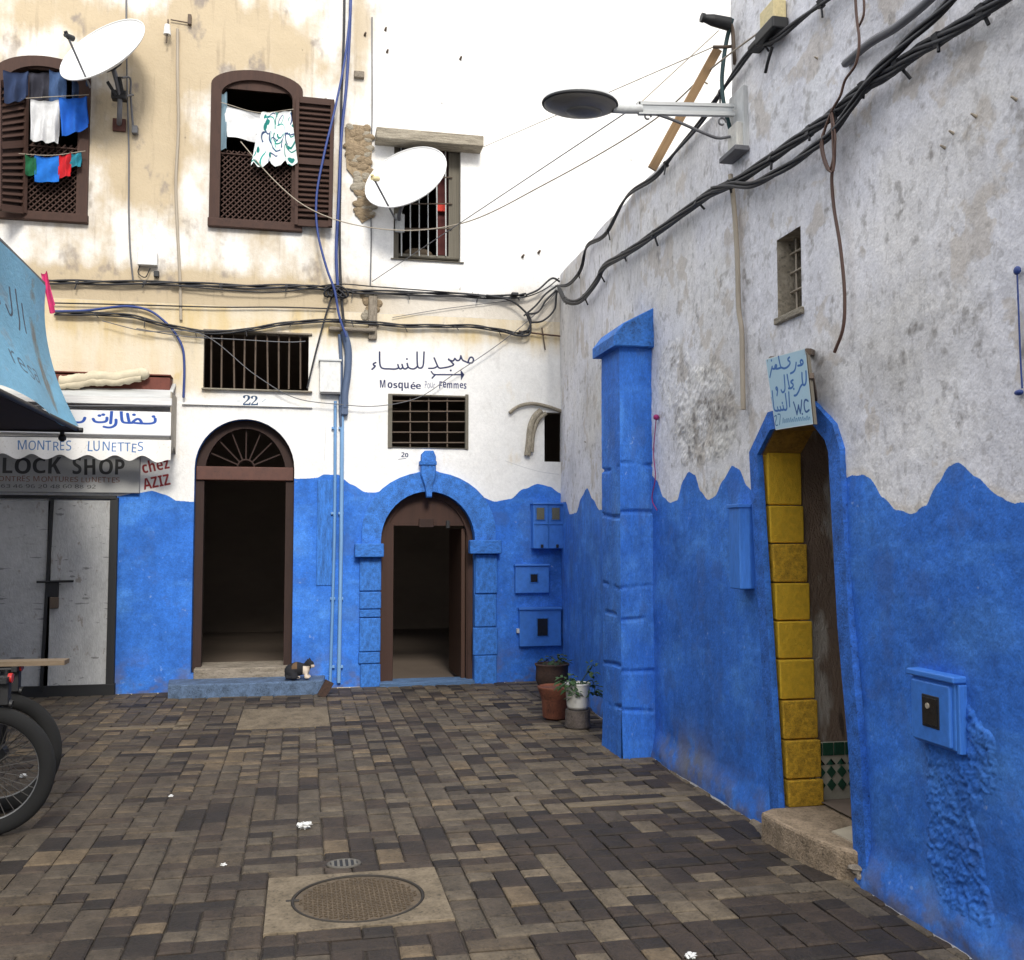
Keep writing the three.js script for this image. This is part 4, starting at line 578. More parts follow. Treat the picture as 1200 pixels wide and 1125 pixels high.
// meter boxes and junction boxes
const meter = (t, q, d, win, knob) => { part(t, 'casing', bxB(q[0], q[1], q[2], q[3], .0, d, .01), M.blueMetal); part(t, 'lid', bxB(q[0] - .6, q[1] - .8, q[2] + .6, q[1] + 1.4, .0, d + .02, .006), M.blueMetal); for (const w of win) { part(t, 'window_rim', bxB(w[0] - 1.2, w[1] - 1.2, w[2] + 1.2, w[3] + 1.2, d - .01, d + .008, .003), M.blue); part(t, 'window', bxB(...w.slice(0, 4), d - .005, d + .012, .002), w[4] || M.darkGlass); } };
{
  let t = thing('meter_box', 'blue twin electricity meter box with two small glass windows', 'meter box', B(642, 644)); meter(t, [625, 590, 661, 643], .13, [[629, 595, 638, 609, M.glass], [647, 595, 656, 609, M.glass]]); part(t, 'divider', bxB(642, 590, 643.5, 643, .12, .138, .002), M.blue); part(t, 'panel_line', bxB(626, 613.5, 660, 615, .12, .137, .002), M.blue); for (const x of [634, 652]) part(t, 'lock', bxB(x, 638, x + 3, 642, .12, .145, .003), M.black);
  t = thing('meter_box', 'flat blue meter box with one tiny square window', 'meter box', B(624, 695)); meter(t, [604, 662, 644, 695], .06, [[622, 673, 630, 682]]);
  t = thing('meter_box', 'blue meter box with tall dark window, lowest on the wall beside door', 'meter box', B(634, 758)); meter(t, [609, 713, 658, 757], .07, [[630, 725, 642, 745]]); part(t, 'hinge', bxB(606, 737, 610, 742, 0, .06, .003), M.paleMetal);
  t = thing('junction_box', 'plain white junction box with grey cover beside the cables', 'junction box', B(388, 461)); part(t, 'casing', bxB(375, 422, 399, 460, 0, .10, .008), M.white); part(t, 'cover', bxB(373.5, 420, 400.5, 423.5, 0, .115, .005), M.paleMetal); part(t, 'base_strip', bxB(376, 459, 399, 462, 0, .09, .003), M.cableGrey);
  t = thing('junction_box', 'small white junction box high on the cream wall', 'junction box', B(172, 312)); part(t, 'casing', bxB(161, 294, 184, 311, 0, .08, .008), M.white); part(t, 'cable_gland', mg([bxB(180, 317, 186, 324, 0, .05, .004), tube([B(164, 311, .04), B(162, 320, .04), B(170, 325, .04), B(176, 314, .04)], .006)]), M.black);
  t = thing('insulator', 'pair of white porcelain insulators above the cream wall cable', 'insulator', B(205, 50)); part(t, 'porcelain', mg([orient(new THREE.CylinderGeometry(.03, .04, .11, 10), V3(0, 1, 0), B(196, 35, .08))]), M.white); part(t, 'bracket', mg([tube([B(197, 24, .0), B(197, 24, .08), B(195, 50, .08)], .008), tube([B(200, 23, .02), B(222, 27, .02)], .007), bxB(220, 16, 224, 28, 0, .05, .004)]), M.iron);
}
// signs and canopy of the shop
const handPaint = (x, col, w, paths) => { x.strokeStyle = col; x.lineCap = x.lineJoin = 'round'; for (const p of paths) { x.lineWidth = w; x.beginPath(); x.moveTo(...p[0]); if (p.length === 1) x.lineTo(p[0][0] + .1, p[0][1]); for (let i = 1; i < p.length - 1; i++) x.quadraticCurveTo(...p[i], (p[i][0] + p[i + 1][0]) / 2, (p[i][1] + p[i + 1][1]) / 2); if (p.length > 1) x.lineTo(...p[p.length - 1]); x.stroke(); } };
const fitText = (x, s, X, Y, w, h, font, col) => { x.save(); x.font = font; x.fillStyle = col; x.translate(X, Y); x.scale(w / x.measureText(s).width, h / 72); let at = 0; for (const ch of s) { x.save(); x.translate(at + rr(-2, 2), rr(-4, 4)); x.rotate(rr(-.06, .06)); x.scale(rr(.94, 1.06), rr(.92, 1.08)); x.globalAlpha = rr(.8, 1); x.fillText(ch, 0, 0); x.restore(); at += x.measureText(ch).width; } x.restore(); };
const speckle = (c, n, col) => { const x = c.getContext('2d'); x.fillStyle = col; for (let i = 0; i < n; i++) { const r = rr(.4, 2.2); x.globalAlpha = rr(.05, .3); x.beginPath(); x.ellipse(rr(0, c.width), rr(0, c.height), r * rr(1, 3), r, rr(0, 3), 0, 7); x.fill(); } x.globalAlpha = 1; };
{
  const off = .42, P0 = (px, py) => B(px, py, off), L = -70, Rt = 200;
  const t = thing('shop_canopy', 'white shop canopy with blue lettering and scalloped valance', 'canopy', B(100, 535));
  const s6 = (a, b) => [60 + a / 6.25, 420 + b / 6.25];
  const c = canvasOf(1024, 160), x = c.getContext('2d'); x.fillStyle = css(.8, .8, .79); x.fillRect(0, 0, 1024, 160); speckle(c, 500, css(.5, .46, .4));
  const K = (px, py) => [(px - L) / (Rt - L) * 1024, (py - 476) / 35 * 160], zz = (list) => list.map(([a, b]) => K(...s6(a, b)));
  handPaint(x, css(.012, .07, .36), 14, [zz([[754, 410], [760, 440], [735, 458], [690, 462], [655, 460]]), zz([[655, 460], [645, 428], [622, 414], [596, 436], [580, 456], [655, 461]]), zz([[545, 372], [552, 420], [562, 458]]), zz([[580, 458], [530, 460], [506, 448], [500, 400], [498, 352]]), zz([[460, 430], [464, 470], [440, 500], [405, 508], [372, 500]]), zz([[426, 352], [424, 410], [420, 466]]), zz([[392, 414], [396, 448], [350, 460], [302, 456], [290, 428]]), zz([[228, 420], [222, 452], [190, 466], [150, 462]]), zz([[150, 462], [142, 430]]), zz([[150, 462], [110, 466], [100, 430]])]);
  handPaint(x, css(.012, .07, .36), 18, [zz([[742, 392]]), zz([[594, 380]]), zz([[336, 396]]), zz([[364, 386]])]);
  const face = (px0, py0, px1, py1, o0, o1) => { const a = B(px0, py0, o1), b = B(px1, py1, o1), g = new THREE.BoxGeometry(b.x - a.x, a.y - b.y, o1 - o0); return g.translate((a.x + b.x) / 2, (a.y + b.y) / 2, -D + (o0 + o1) / 2); };
  const plain = mat([.8, .79, .77], .7);
  part(t, 'fascia_board', face(L, 476, Rt, 511, off - .03, off), plain); { const a = P0(L, 476.6), b = P0(Rt, 510.4), g = new THREE.PlaneGeometry(b.x - a.x, a.y - b.y).translate((a.x + b.x) / 2, (a.y + b.y) / 2, -D + off + .004); part(t, 'lettering', g, new THREE.MeshStandardMaterial({ map: tex(c), roughness: .7 })); }
  part(t, 'top_strip', face(L, 459, Rt + 1, 475, off - .04, off + .006), plain);
  { const a = P0(L, 459), b = P0(Rt, 459), w = B(100, 446).y, g = new THREE.BoxGeometry(b.x - a.x, .02, off + .04).rotateX(Math.atan2(w - a.y, off) * 1).translate((a.x + b.x) / 2, (a.y + w) / 2 - .01, -D + off / 2); part(t, 'roof_sheet', g, M.paleMetal); }
  { // valance: scalloped hem, gentle folds
    const c2 = canvasOf(1024, 96), y = c2.getContext('2d'); y.fillStyle = css(.78, .76, .72); y.fillRect(0, 0, 1024, 96); speckle(c2, 400, css(.4, .35, .28)); const Q = (px) => (px - L) / (Rt + 1 - L) * 1024; fitText(y, 'MONTRES', Q(18), 52, Q(82) - Q(18), 40, '100px sans-serif', css(.02, .10, .33)); fitText(y, 'LUNETTES', Q(99), 52, Q(168) - Q(99), 40, '100px sans-serif', css(.02, .10, .33));
    const n = 130, P = [], U = [], I = [], va = P0(L, 510.5), vb = P0(Rt + 1, 510.5), len = vb.x - va.x, pitchM = P0(66, 510).x - P0(33, 510).x, shift = P0(22, 510).x;
    for (let i = 0; i <= n; i++) { const X = va.x + len * i / n, drop = .192 + .026 * Math.cos((X - shift) / pitchM * 6.283) + Math.max(0, X - vb.x + .2) * .2; for (let j = 0; j <= 4; j++) { const q = j / 4; P.push(X, va.y - drop * q, -D + off + .012 + .018 * q * (1 + Math.sin(X * 19))); U.push(i / n, 1 - drop * q / .23); } }
    for (let i = 0; i < n; i++) for (let j = 0; j < 4; j++) { const q = i * 5 + j; I.push(q, q + 5, q + 1, q + 5, q + 6, q + 1); }
    const g = new THREE.BufferGeometry(); g.setAttribute('position', new THREE.Float32BufferAttribute(P, 3)); g.setAttribute('uv', new THREE.Float32BufferAttribute(U, 2)); g.setIndex(I); g.computeVertexNormals(); part(t, 'valance', g, new THREE.MeshStandardMaterial({ map: tex(c2), roughness: .85, side: THREE.DoubleSide, bumpMap: fabricBump, bumpScale: .002 }));
  }
  const sp = [[0, 459], [off, 459], [off, 511], [off * .7, 530], [off * .35, 520], [0, 528]].map(([z, py]) => [z, B(Rt, py, off).y]), X = P0(Rt, 500).x; part(t, 'side_flap', new THREE.ExtrudeGeometry(new THREE.Shape(sp.map((q) => new THREE.Vector2(-q[0], q[1]))), { depth: .012, bevelEnabled: false }).rotateY(Math.PI / 2).translate(X - .008, 0, -D), mat([.42, .37, .3], .8));
  part(t, 'ridge_line', tube([P0(L, 511.2), P0(Rt, 511.8)], .006), M.cableGrey); part(t, 'ridge_line', tube([P0(L, 475.4), P0(Rt, 476)], .008), M.cableGrey);
}
solo('red_board', mg([bxB(60, 438, 199, 462, .0, .20, .006), bxB(60, 436, 200, 439, 0, .21, .004)]), M.redBoard, 'brown red board above the white shop canopy', 'board');
{ // rolled pale tarpaulin on the board
  const pts = []; for (let i = 0; i <= 10; i++) pts.push(B(70 + i * 9.6, 447 + 1.2 * Math.sin(i * 1.1) - i * .7, .27)); const g = mg([tube(pts, .058, 60, 12), tube(pts.map((p, i) => p.clone().add(V3(0, -.045 + .008 * Math.sin(i * 2.3), .02))), .036, 60, 10), tube(pts.map((p, i) => p.clone().add(V3(0, .035, -.02 + .01 * Math.sin(i * 1.7)))), .034, 60, 10), new THREE.SphereGeometry(.06, 10, 8).scale(1.3, 1, 1).translate(pts[10].x, pts[10].y, pts[10].z)]);
  const p = g.attributes.position; for (let i = 0; i < p.count; i++) p.setY(i, p.getY(i) + .05 * (nz(N1, p.getX(i) * 2.2, p.getZ(i) * 2 + p.getY(i)) - .5)); solo('rolled_tarpaulin', g, mat([.66, .58, .42], .9), 'rolled cream tarpaulin lying on the brown red board', 'tarpaulin');
}
{ // dark painted sign board under the canopy
  const c = canvasOf(1024, 256), x = c.getContext('2d'); x.fillStyle = css(.36, .36, .35); x.fillRect(0, 0, 1024, 256); speckle(c, 900, css(.15, .14, .13)); const L = -46, Q = (px) => (px - L) / (163 - L) * 1024;
  fitText(x, 'CLOCK', Q(-19), 135, Q(70) - Q(-19), 108, 'bold 100px sans-serif', css(.02, .02, .02)); fitText(x, 'SHOP', Q(82), 135, Q(147) - Q(82), 108, 'bold 100px sans-serif', css(.02, .02, .02));
  fitText(x, 'MONTRES MONTURES LUNETTES', Q(-12), 186, Q(140) - Q(-12), 34, '100px sans-serif', css(.16, .05, .025)); fitText(x, '63 46 96 20 48 60 88 92', Q(0), 230, Q(112) - Q(0), 24, '100px sans-serif', css(.03, .03, .03));
  const a = B(L, 530, .06), b = B(163, 578, .06), t = thing('sign_board', 'grey sign board with black capital lettering above the metal shop door', 'sign', B(60, 578)); part(t, 'panel', box(a.x, b.x, b.y, a.y, -D, -D + .055, .003), mat([.36, .36, .35], .7)); part(t, 'lettering', new THREE.PlaneGeometry(b.x - a.x - .01, a.y - b.y - .01).translate((a.x + b.x) / 2, (a.y + b.y) / 2, -D + .0595), new THREE.MeshStandardMaterial({ map: tex(c), roughness: .65 }));
}
// blue conduits
for (const [x0, x1, r, lab] of [[392, 389, .017, 'thin painted conduit nearer the tall doorway'], [400, 399, .022, 'thicker painted conduit nearer the low doorway']]) solo('conduit', mg([tube([B(x0 + 1, 470, .035), B(x0, 620, .035), B(x1 - 2, 800, .035)], r, 12, 8), ...[500, 600, 700, 780].map((y) => bxB(x0 - 3 + (x1 - x0) * (y - 470) / 330, y, x0 + 3 + (x1 - x0) * (y - 470) / 330, y + 3, 0, .045, .004))]), mat(x0 < 396 ? [.16, .33, .6] : [.2, .38, .64], .5), lab, 'conduit');

// ------------------------------------------------------------------ things on the street house
{ // hand-painted sign over the arched door
  const cz = [[110, 205], [425, 120], [485, 705], [195, 755]], c = canvasOf(512, 512), x = c.getContext('2d');
  const inv = (a, b) => { let s = .5, t = .5; for (let i = 0; i < 12; i++) { const e = [0, 1].map((k) => (1 - t) * ((1 - s) * cz[0][k] + s * cz[1][k]) + t * ((1 - s) * cz[3][k] + s * cz[2][k])), ds = [0, 1].map((k) => (1 - t) * (cz[1][k] - cz[0][k]) + t * (cz[2][k] - cz[3][k])), dt = [0, 1].map((k) => (1 - s) * (cz[3][k] - cz[0][k]) + s * (cz[2][k] - cz[1][k])), det = ds[0] * dt[1] - ds[1] * dt[0], ex = a - e[0], ey = b - e[1]; s += (ex * dt[1] - ey * dt[0]) / det; t += (ds[0] * ey - ds[1] * ex) / det; } return [s * 512, t * 512]; };
  x.fillStyle = css(.34, .50, .60); x.fillRect(0, 0, 512, 512); speckle(c, 700, css(.6, .66, .68)); speckle(c, 260, css(.16, .22, .26)); x.strokeStyle = css(.6, .65, .66); x.lineWidth = 10; x.strokeRect(0, 0, 512, 512);
  const z = (...l) => l.map(([a, b]) => inv(a, b)), ink = css(.012, .10, .33);
  handPaint(x, ink, 15, [z([400, 250], [384, 228], [398, 206], [412, 232], [400, 252], [372, 256]), z([358, 232], [356, 280], [340, 306], [318, 316]), z([306, 190], [284, 206], [318, 228], [300, 262], [270, 280], [240, 268]), z([216, 172], [226, 220], [240, 272]), z([240, 270], [214, 282], [186, 276], [196, 244], [210, 258], [186, 284], [166, 276]), z([168, 262], [158, 300], [148, 346]),
    z([430, 300], [434, 350], [430, 402], [412, 412], [404, 360], [402, 312]), z([404, 404], [392, 420], [384, 452], [366, 486], [350, 488]), z([338, 368], [312, 380], [346, 402], [330, 432], [306, 432]), z([292, 326], [302, 380], [314, 432]), z([268, 330], [276, 400], [278, 452], [256, 468], [246, 446]), z([214, 452], [196, 436], [208, 420], [218, 444], [210, 488]),
    z([308, 462], [312, 520], [316, 572]), z([280, 474], [290, 540], [296, 596], [270, 602], [262, 566]), z([266, 596], [246, 606], [238, 576]), z([242, 602], [222, 610], [214, 580]), z([218, 606], [194, 610], [182, 592], [174, 520], [168, 456]), z([156, 508], [158, 550], [166, 592])]);
  handPaint(x, ink, 18, [z([160, 214]), z([346, 436]), z([256, 546])]);
  handPaint(x, css(.012, .07, .22), 14, [z([346, 540], [360, 584], [372, 632]), z([372, 632], [378, 596], [382, 562]), z([382, 562], [388, 590], [396, 622]), z([396, 622], [402, 574], [404, 524]), z([448, 530], [432, 512], [420, 540], [424, 590], [436, 618], [456, 598])]); handPaint(x, css(.012, .07, .22), 16, [z([410, 628])]);
  handPaint(x, css(.03, .12, .26), 9, [z([186, 652], [204, 636], [206, 664], [190, 700], [196, 722], [214, 716]), z([216, 634], [240, 626], [236, 670], [230, 712])]);
  const words = []; for (let i = 0; i < 14; i++) { const a = 258 + i * 15; words.push(z([a, 700 - i * 2], [a + 1, 664 - i * 1.5 + (i % 3) * 8], [a + 8, 660 - i * 1.5 + (i % 2) * 12], [a + 9, 696 - i * 2])); } handPaint(x, css(.05, .16, .30), 6, words);
  const off = .12, co = [[897, 421], [944, 408], [953, 497], [909, 504]].map(([a, b]) => RP(a, b, off)), n = 6, P = [], U = [], I = []; for (let j = 0; j <= n; j++) for (let i = 0; i <= n; i++) { const s = i / n, t = j / n, p = co[0].clone().lerp(co[1], s).lerp(co[3].clone().lerp(co[2], s), t); P.push(p.x - .006 * Math.sin(s * 3.1) * Math.sin(t * 2), p.y, p.z); U.push(s, 1 - t); } for (let j = 0; j < n; j++) for (let i = 0; i < n; i++) { const q = j * (n + 1) + i; I.push(q, q + 1, q + n + 1, q + 1, q + n + 2, q + n + 1); }
  const g = new THREE.BufferGeometry(); g.setAttribute('position', new THREE.Float32BufferAttribute(P, 3)); g.setAttribute('uv', new THREE.Float32BufferAttribute(U, 2)); g.setIndex(I); g.computeVertexNormals();
  const t = thing('painted_sign', 'pale blue hand painted sign tilted over the arched door', 'sign', RP(930, 504, 0)); part(t, 'face', g, new THREE.MeshStandardMaterial({ map: tex(c), roughness: .55, side: THREE.DoubleSide }));
  const pl = co.map((p) => [p.clone().add(V3(.004, 0, 0)), p.clone().add(V3(.022, 0, 0))]), bp = []; const q4 = (a, b, d, e) => { for (const p of [a, b, d, a, d, e]) bp.push(...p.toArray()); }; q4(...pl.map((p) => p[1])); for (let i = 0; i < 4; i++) q4(pl[i][0], pl[(i + 1) % 4][0], pl[(i + 1) % 4][1], pl[i][1]); const bg = new THREE.BufferGeometry(); bg.setAttribute('position', new THREE.Float32BufferAttribute(bp, 3)); bg.setAttribute('uv', new THREE.Float32BufferAttribute(new Float32Array(bp.length / 3 * 2), 2)); bg.computeVertexNormals(); part(t, 'board', bg, M.greyWood);
  for (const g2 of [bar(RP(947, 412, .11), RP(952, 414, -.01), .03, .03), bar(RP(951, 440, .11), RP(956, 470, -.01), .02, .03), bar(RP(902, 424, .11), RP(905, 420, -.01), .025, .025)]) part(t, 'bracket', g2, M.iron);
}
{ // meter boxes
  const t = thing('meter_box', 'blue meter box with dark glass window beside rough plaster', 'meter box', RP(1093, 880)), u0 = R(1117, 840, .05)[0], u1 = R(1066, 820, .05)[0], v0 = R(1090, 874, .05)[1], v1 = R(1090, 791, .05)[1];
  part(t, 'casing', bxR(u0, u1, v0, v1, -.02, .038, .012), M.blueMetal); part(t, 'door', bxR(u0 + .022, u1 - .012, v0 + .012, v1 - .03, .03, .052, .008), M.blueMetal); part(t, 'hood', bxR(u0 - .014, u1 + .012, v1 - .016, v1 + .012, -.02, .058, .008), M.blueMetal); part(t, 'hinge_rail', bxR(u0 - .016, u0 + .008, v0 - .005, v1 - .02, -.02, .034, .006), M.blueMetal);
  const w0 = R(1093, 835, .075)[0], w1 = R(1077, 835, .075)[0], a = R(1085, 850, .075)[1], b = R(1085, 818, .075)[1]; part(t, 'window_rim', bxR(w0 - .01, w1 + .01, a - .01, b + .01, .04, .056, .003), M.black); part(t, 'window', bxR(w0, w1, a, b, .04, .060, .002), M.darkGlass); part(t, 'dial', orient(new THREE.CylinderGeometry(.012, .012, .008, 12), V3(-1, 0, 0), RP(1087, 827, .060)), M.cableTan);
  const t2 = thing('meter_cabinet', 'tall narrow blue cabinet on the wall beside the yellow jamb', 'cabinet', RP(878, 694)), c0 = R(886, 640, .0)[0], c1 = R(869, 640, .0)[0] - .02, d0 = R(878, 692, .09)[1], d1 = R(876, 592, .09)[1]; part(t2, 'casing', bxR(c0 + .03, c1, d0, d1, -.02, .09, .008), M.blueMetal); part(t2, 'side_strip', bxR(c1, c1 + .05, d0 + .1, d1 + .0, -.01, .03, .006), M.blue); part(t2, 'lid', bxR(c0 + .02, c1 + .01, d1 - .01, d1 + .012, -.02, .1, .004), M.blueMetal);
}
{ // street lamp on a wall bracket
  const z = -UT + .12, Q = (x, y, dz = 0) => Zp(x, y, z + dz), t = thing('street_lamp', 'oval street lamp on a white bracket arm over the square', 'street lamp', RP(860, 190, 0));
  const a = Q(722, 126), b = Q(637, 118), c = a.clone().lerp(b, .5), L = a.distanceTo(b) / 2, tilt = Math.atan2(a.y - b.y, a.x - b.x);
  const half = (s, y0) => { const g = new THREE.SphereGeometry(1, 32, 12, 0, Math.PI * 2, s > 0 ? 0 : Math.PI / 2, Math.PI / 2); return g.scale(L, y0, .17).rotateZ(tilt).translate(c.x, c.y, c.z); };
  part(t, 'housing', half(1, .085), M.paleMetal); const lens = part(t, 'lens', half(-1, .05), mat([.2, .185, .16], .35)); part(lens, 'rim', new THREE.TorusGeometry(1, .035, 6, 40).rotateX(Math.PI / 2).scale(L, .3, .17).rotateZ(tilt).translate(c.x, c.y, c.z), M.black);
  part(lens, 'reflector', new THREE.SphereGeometry(1, 20, 8).scale(L * .5, .02, .075).rotateZ(tilt).translate(c.x + .02, c.y - .045, c.z), mat([.16, .155, .14], .4));
  part(t, 'neck', tube([Q(718, 127), Q(735, 128), Q(752, 128)], .028, 6, 8), M.paleMetal);
  part(t, 'arm', mg([bar(Q(748, 121), Q(860, 124), .02, .02), bar(Q(748, 132), Q(860, 134), .03, .025), bar(Q(748, 120), Q(749, 133), .02, .02, V3(0, 0, 1))]), M.paleMetal); part(t, 'arm_plate', bar(Q(750, 126.5), Q(858, 129), .008, .05), mat([.5, .52, .53], .6));
  part(t, 'wall_plate', bxR(UT - .22, UT - .02, R(860, 188)[1], R(860, 116)[1], -.01, .03, .005), M.paleMetal); part(t, 'brace', tube([Q(765, 132), Q(795, 143), Q(825, 156), Q(842, 162), Q(856, 160)], .009, 16), M.cableGrey);
  for (const [x, y, r] of [[759, 137, 4], [846, 143, 5]]) { const o = Q(x, y), k = r / 190, pts = []; for (let i = 0; i < 14; i++) { const q = i * .42; pts.push(V3(o.x + Math.cos(q) * k * (1 - i * .03), o.y + Math.sin(q) * k * (1 - i * .03), o.z)); } part(t, 'scroll', tube(pts, .006, 30), M.cableGrey); }
}
{
  let t = thing('fuse_box', 'cream fuse box on the wall under the lamp bracket', 'fuse box', RP(868, 182)); part(t, 'casing', bxR(R(876, 165)[0], R(863, 165)[0] - .02, R(868, 180)[1], R(868, 150)[1], 0, .07, .008), M.creamBox); part(t, 'base', bxR(R(878, 165)[0], R(858, 165)[0], R(868, 185)[1], R(868, 179)[1], 0, .09, .005), M.cableGrey);
  t = thing('fuse_box', 'yellowed fuse box with black clamp high on the wall', 'fuse box', RP(913, 52)); part(t, 'casing', bxR(R(922, 22)[0], R(905, 22)[0], R(913, 31)[1], R(913, 9)[1], 0, .08, .008), M.cream); part(t, 'clamp', mg([bxR(R(925, 40)[0], R(903, 40)[0], R(913, 46)[1], R(913, 32)[1], 0, .1, .01), tube([RP(905, 55, .04), RP(900, 72, .04), RP(897, 85, .03)], .01), bxR(R(905, 52)[0], R(890, 52)[0], R(898, 56)[1], R(898, 48)[1], 0, .08, .012)]), M.black);
  t = thing('insulator', 'black insulator on a hooked iron pin above the lamp', 'insulator', RP(862, 60)); const o = Zp(845, 26, -UT + .1), q = V3(-1, .12, 0); part(t, 'body', mg([orient(new THREE.CylinderGeometry(.035, .04, .11, 12), q, o), orient(new THREE.CylinderGeometry(.022, .035, .06, 12), q, o.clone().addScaledVector(V3(-1, .12, 0), .085)), orient(new THREE.CylinderGeometry(.028, .028, .02, 12), q, o.clone().addScaledVector(V3(-1, .12, 0), .12))]), M.black); part(t, 'pin', tube([o.clone().add(V3(.04, 0, 0)), Zp(857, 30, -UT + .08), RP(860, 60, .03), RP(861, 75, .0)], .012, 14), M.iron); part(t, 'cross_hook', tube([RP(860, 54, 0), Zp(850, 55, -UT + .06), Zp(836, 55, -UT + .06)], .010), M.iron);
  const pa = Zp(764, 198, -UT - .25), pb = Zp(841, 58, -UT - .06); solo('wooden_plank', bar(pa, pb, .055, .035, V3(0, 0, 1)), M.tanWood, 'tan wooden plank leaning from the parapet to the taller wall', 'plank');
}
// ------------------------------------------------------------------ cables
const cb = (pts, d) => pts.map(([x, y, o]) => B(x, y, o ?? d)), cr = (pts, d) => pts.map(([x, y, o]) => RP(x, y, o ?? d));
const run = (name, label, pts, r, m, extra = []) => solo(name, mg([tube(pts, r, Math.max(8, pts.length * 8), 6), ...extra]), m, label, 'cable');
const twist = (pts, n, r, amp, turns) => { const c = new THREE.CatmullRomCurve3(pts, false, 'centripetal'), out = []; for (let k = 0; k < n; k++) { const q = []; for (let i = 0; i <= 60; i++) { const p = c.getPoint(i / 60), a = i / 60 * turns * 6.283 + k * 6.283 / n; q.push(p.add(V3(Math.cos(a) * amp * .5, Math.sin(a) * amp, Math.cos(a) * amp * .5))); } out.push(tube(q, r, 90, 5)); } return out; };
const clips = (pts, k, s) => { const c = new THREE.CatmullRomCurve3(pts, false, 'centripetal'), o = []; for (let i = 1; i <= k; i++) { const p = c.getPoint((i - .3) / (k + .2)); o.push(new THREE.BoxGeometry(s, s * 1.5, s).rotateZ(rr(-.5, .5)).translate(p.x, p.y, p.z), tube([p, p.clone().add(V3(rr(-.02, .05), -rr(.04, .09), .01))], s * .22)); } return o; };
{
  const A = cb([[50, 330], [110, 331], [200, 332], [290, 336], [360, 336], [395, 340], [430, 342], [520, 345], [590, 348], [616, 346]], .05);
  solo('cable_bundle', mg([...twist(A, 3, .0115, .02, 3.2), ...clips(A, 9, .03)]), M.cable, 'black cable bundle running along the whole end house above the doors', 'cable');
  run('cable', 'thin cable sagging beside the black bundle above the doors', cb([[200, 334], [280, 341], [330, 342], [395, 333], [440, 336], [520, 342], [610, 349], [640, 338], [655, 326]], .075), .007, M.cable);
  run('cable', 'straight dark cable below the bundle over the barred window', cb([[60, 355], [150, 357], [260, 360], [330, 360], [394, 362]], .04), .008, M.cable);
  run('cable', 'blue cable bending down to the white corner beside the shop', cb([[62, 365], [100, 364], [150, 359], [175, 364], [192, 376], [205, 390], [214, 408], [216, 430], [215, 466]], .05), .014, M.cableBlue);
  const S = cb([[64, 367], [110, 368], [150, 370], [190, 380], [230, 388], [270, 389], [310, 383], [345, 378], [395, 376], [440, 379], [480, 382], [520, 382], [560, 383], [590, 388], [608, 391], [620, 388]], .06); solo('cable_bundle', mg([...twist(S, 3, .010, .016, 3.7), ...clips(S, 10, .022)]), M.cable, 'sagging black cable bundle across the barred window top', 'cable');
  run('cable', 'thin cable crossing the barred window diagonally', cb([[120, 376], [170, 388], [235, 391], [300, 440], [345, 466], [400, 474], [440, 476], [490, 466], [530, 440], [575, 410], [608, 385], [640, 356], [655, 338]], .09), .005, M.cableGrey);
  run('cable', 'grey cable sagging along the top of the barred window', cb([[160, 385], [215, 394], [280, 398], [340, 401], [358, 400]], .07), .006, M.cableGrey);
  // verticals
  run('cable', 'dark cable down the cream wall beside the first dish', cb([[148, -40], [148, 25, .06], [149, 100], [151, 180], [151, 250], [153, 300], [156, 329]], .02), .009, M.cableGrey);
  run('cable', 'grey pipe from the porcelain insulators down to the bundle', cb([[208, 34], [208, 90], [209, 150], [206, 215], [208, 270], [211, 330], [212, 375]], .025), .017, M.cableTan);
  run('cable', 'dark cable running down the seam beside the recessed window', cb([[436, 20], [436, 70], [436, 140], [434, 210], [435, 280], [434, 334]], .015), .008, M.cableGrey);
  run('cable', 'upright blue cable from the roof beside the shutter', cb([[412, -60], [410, 30], [406, 100], [400, 160], [397, 230], [394, 300], [396, 338]], .10), .019, M.cableBlue);
  run('cable', 'black upright cable beside the blue one from the roof', cb([[404, -60], [403, 40], [400, 120], [399, 200], [398, 280], [400, 345], [404, 390], [406, 420]], .06), .016, M.cable);
  run('cable', 'blue cable looping past the shutter to the knot of cables', cb([[411, 10], [404, 70], [392, 130], [380, 180], [371, 230], [372, 270], [383, 315], [392, 340], [398, 372], [406, 395]], .16), .014, M.cableBlue);
  run('cable', 'dark cable falling from the knot towards the barred window corner', cb([[392, 340], [384, 362], [376, 390], [367, 425], [360, 455]], .06), .011, M.cable);
  solo('conduit_bundle', mg([tube(cb([[403, 388], [408, 410], [407, 440], [404, 462], [404, 478]], .06), .04, 20, 8), tube(cb([[398, 392], [400, 430], [399, 470], [400, 500]], .04), .02, 20, 8), bxB(400, 474, 408, 486, 0, .09, .01)]), mat([.09, .13, .22], .7), 'thick grey blue conduit bundle ending above the painted pipes', 'conduit');
  solo('cable_knot', mg([...Array.from({ length: 5 }, (_, i) => { const o = B(394, 342, .09), pts = []; for (let k = 0; k < 10; k++) { const a = k * .7 + i; pts.push(V3(o.x + Math.cos(a) * (.05 + .02 * i), o.y + Math.sin(a * 1.3 + i) * .06, o.z + Math.sin(a) * .03)); } return tube(pts, .011, 50, 5); })]), M.cable, 'tangled knot of cables where the verticals meet the bundle', 'cable');
  // corner tangle between the two houses
  const cor = []; for (const p of [[[616, 346], [630, 340], [648, 326], [656, 330]], [[618, 389], [622, 375], [612, 362], [598, 352], [570, 346]], [[617, 368], [630, 366], [640, 352], [652, 340]], [[622, 378], [636, 376], [650, 362], [652, 345], [655, 338]], [[614, 370], [628, 358], [640, 344], [654, 334]], [[617, 368], [622, 382], [620, 392], [606, 393], [584, 386]]]) cor.push(tube(cb(p, .09), .012, 30, 6));
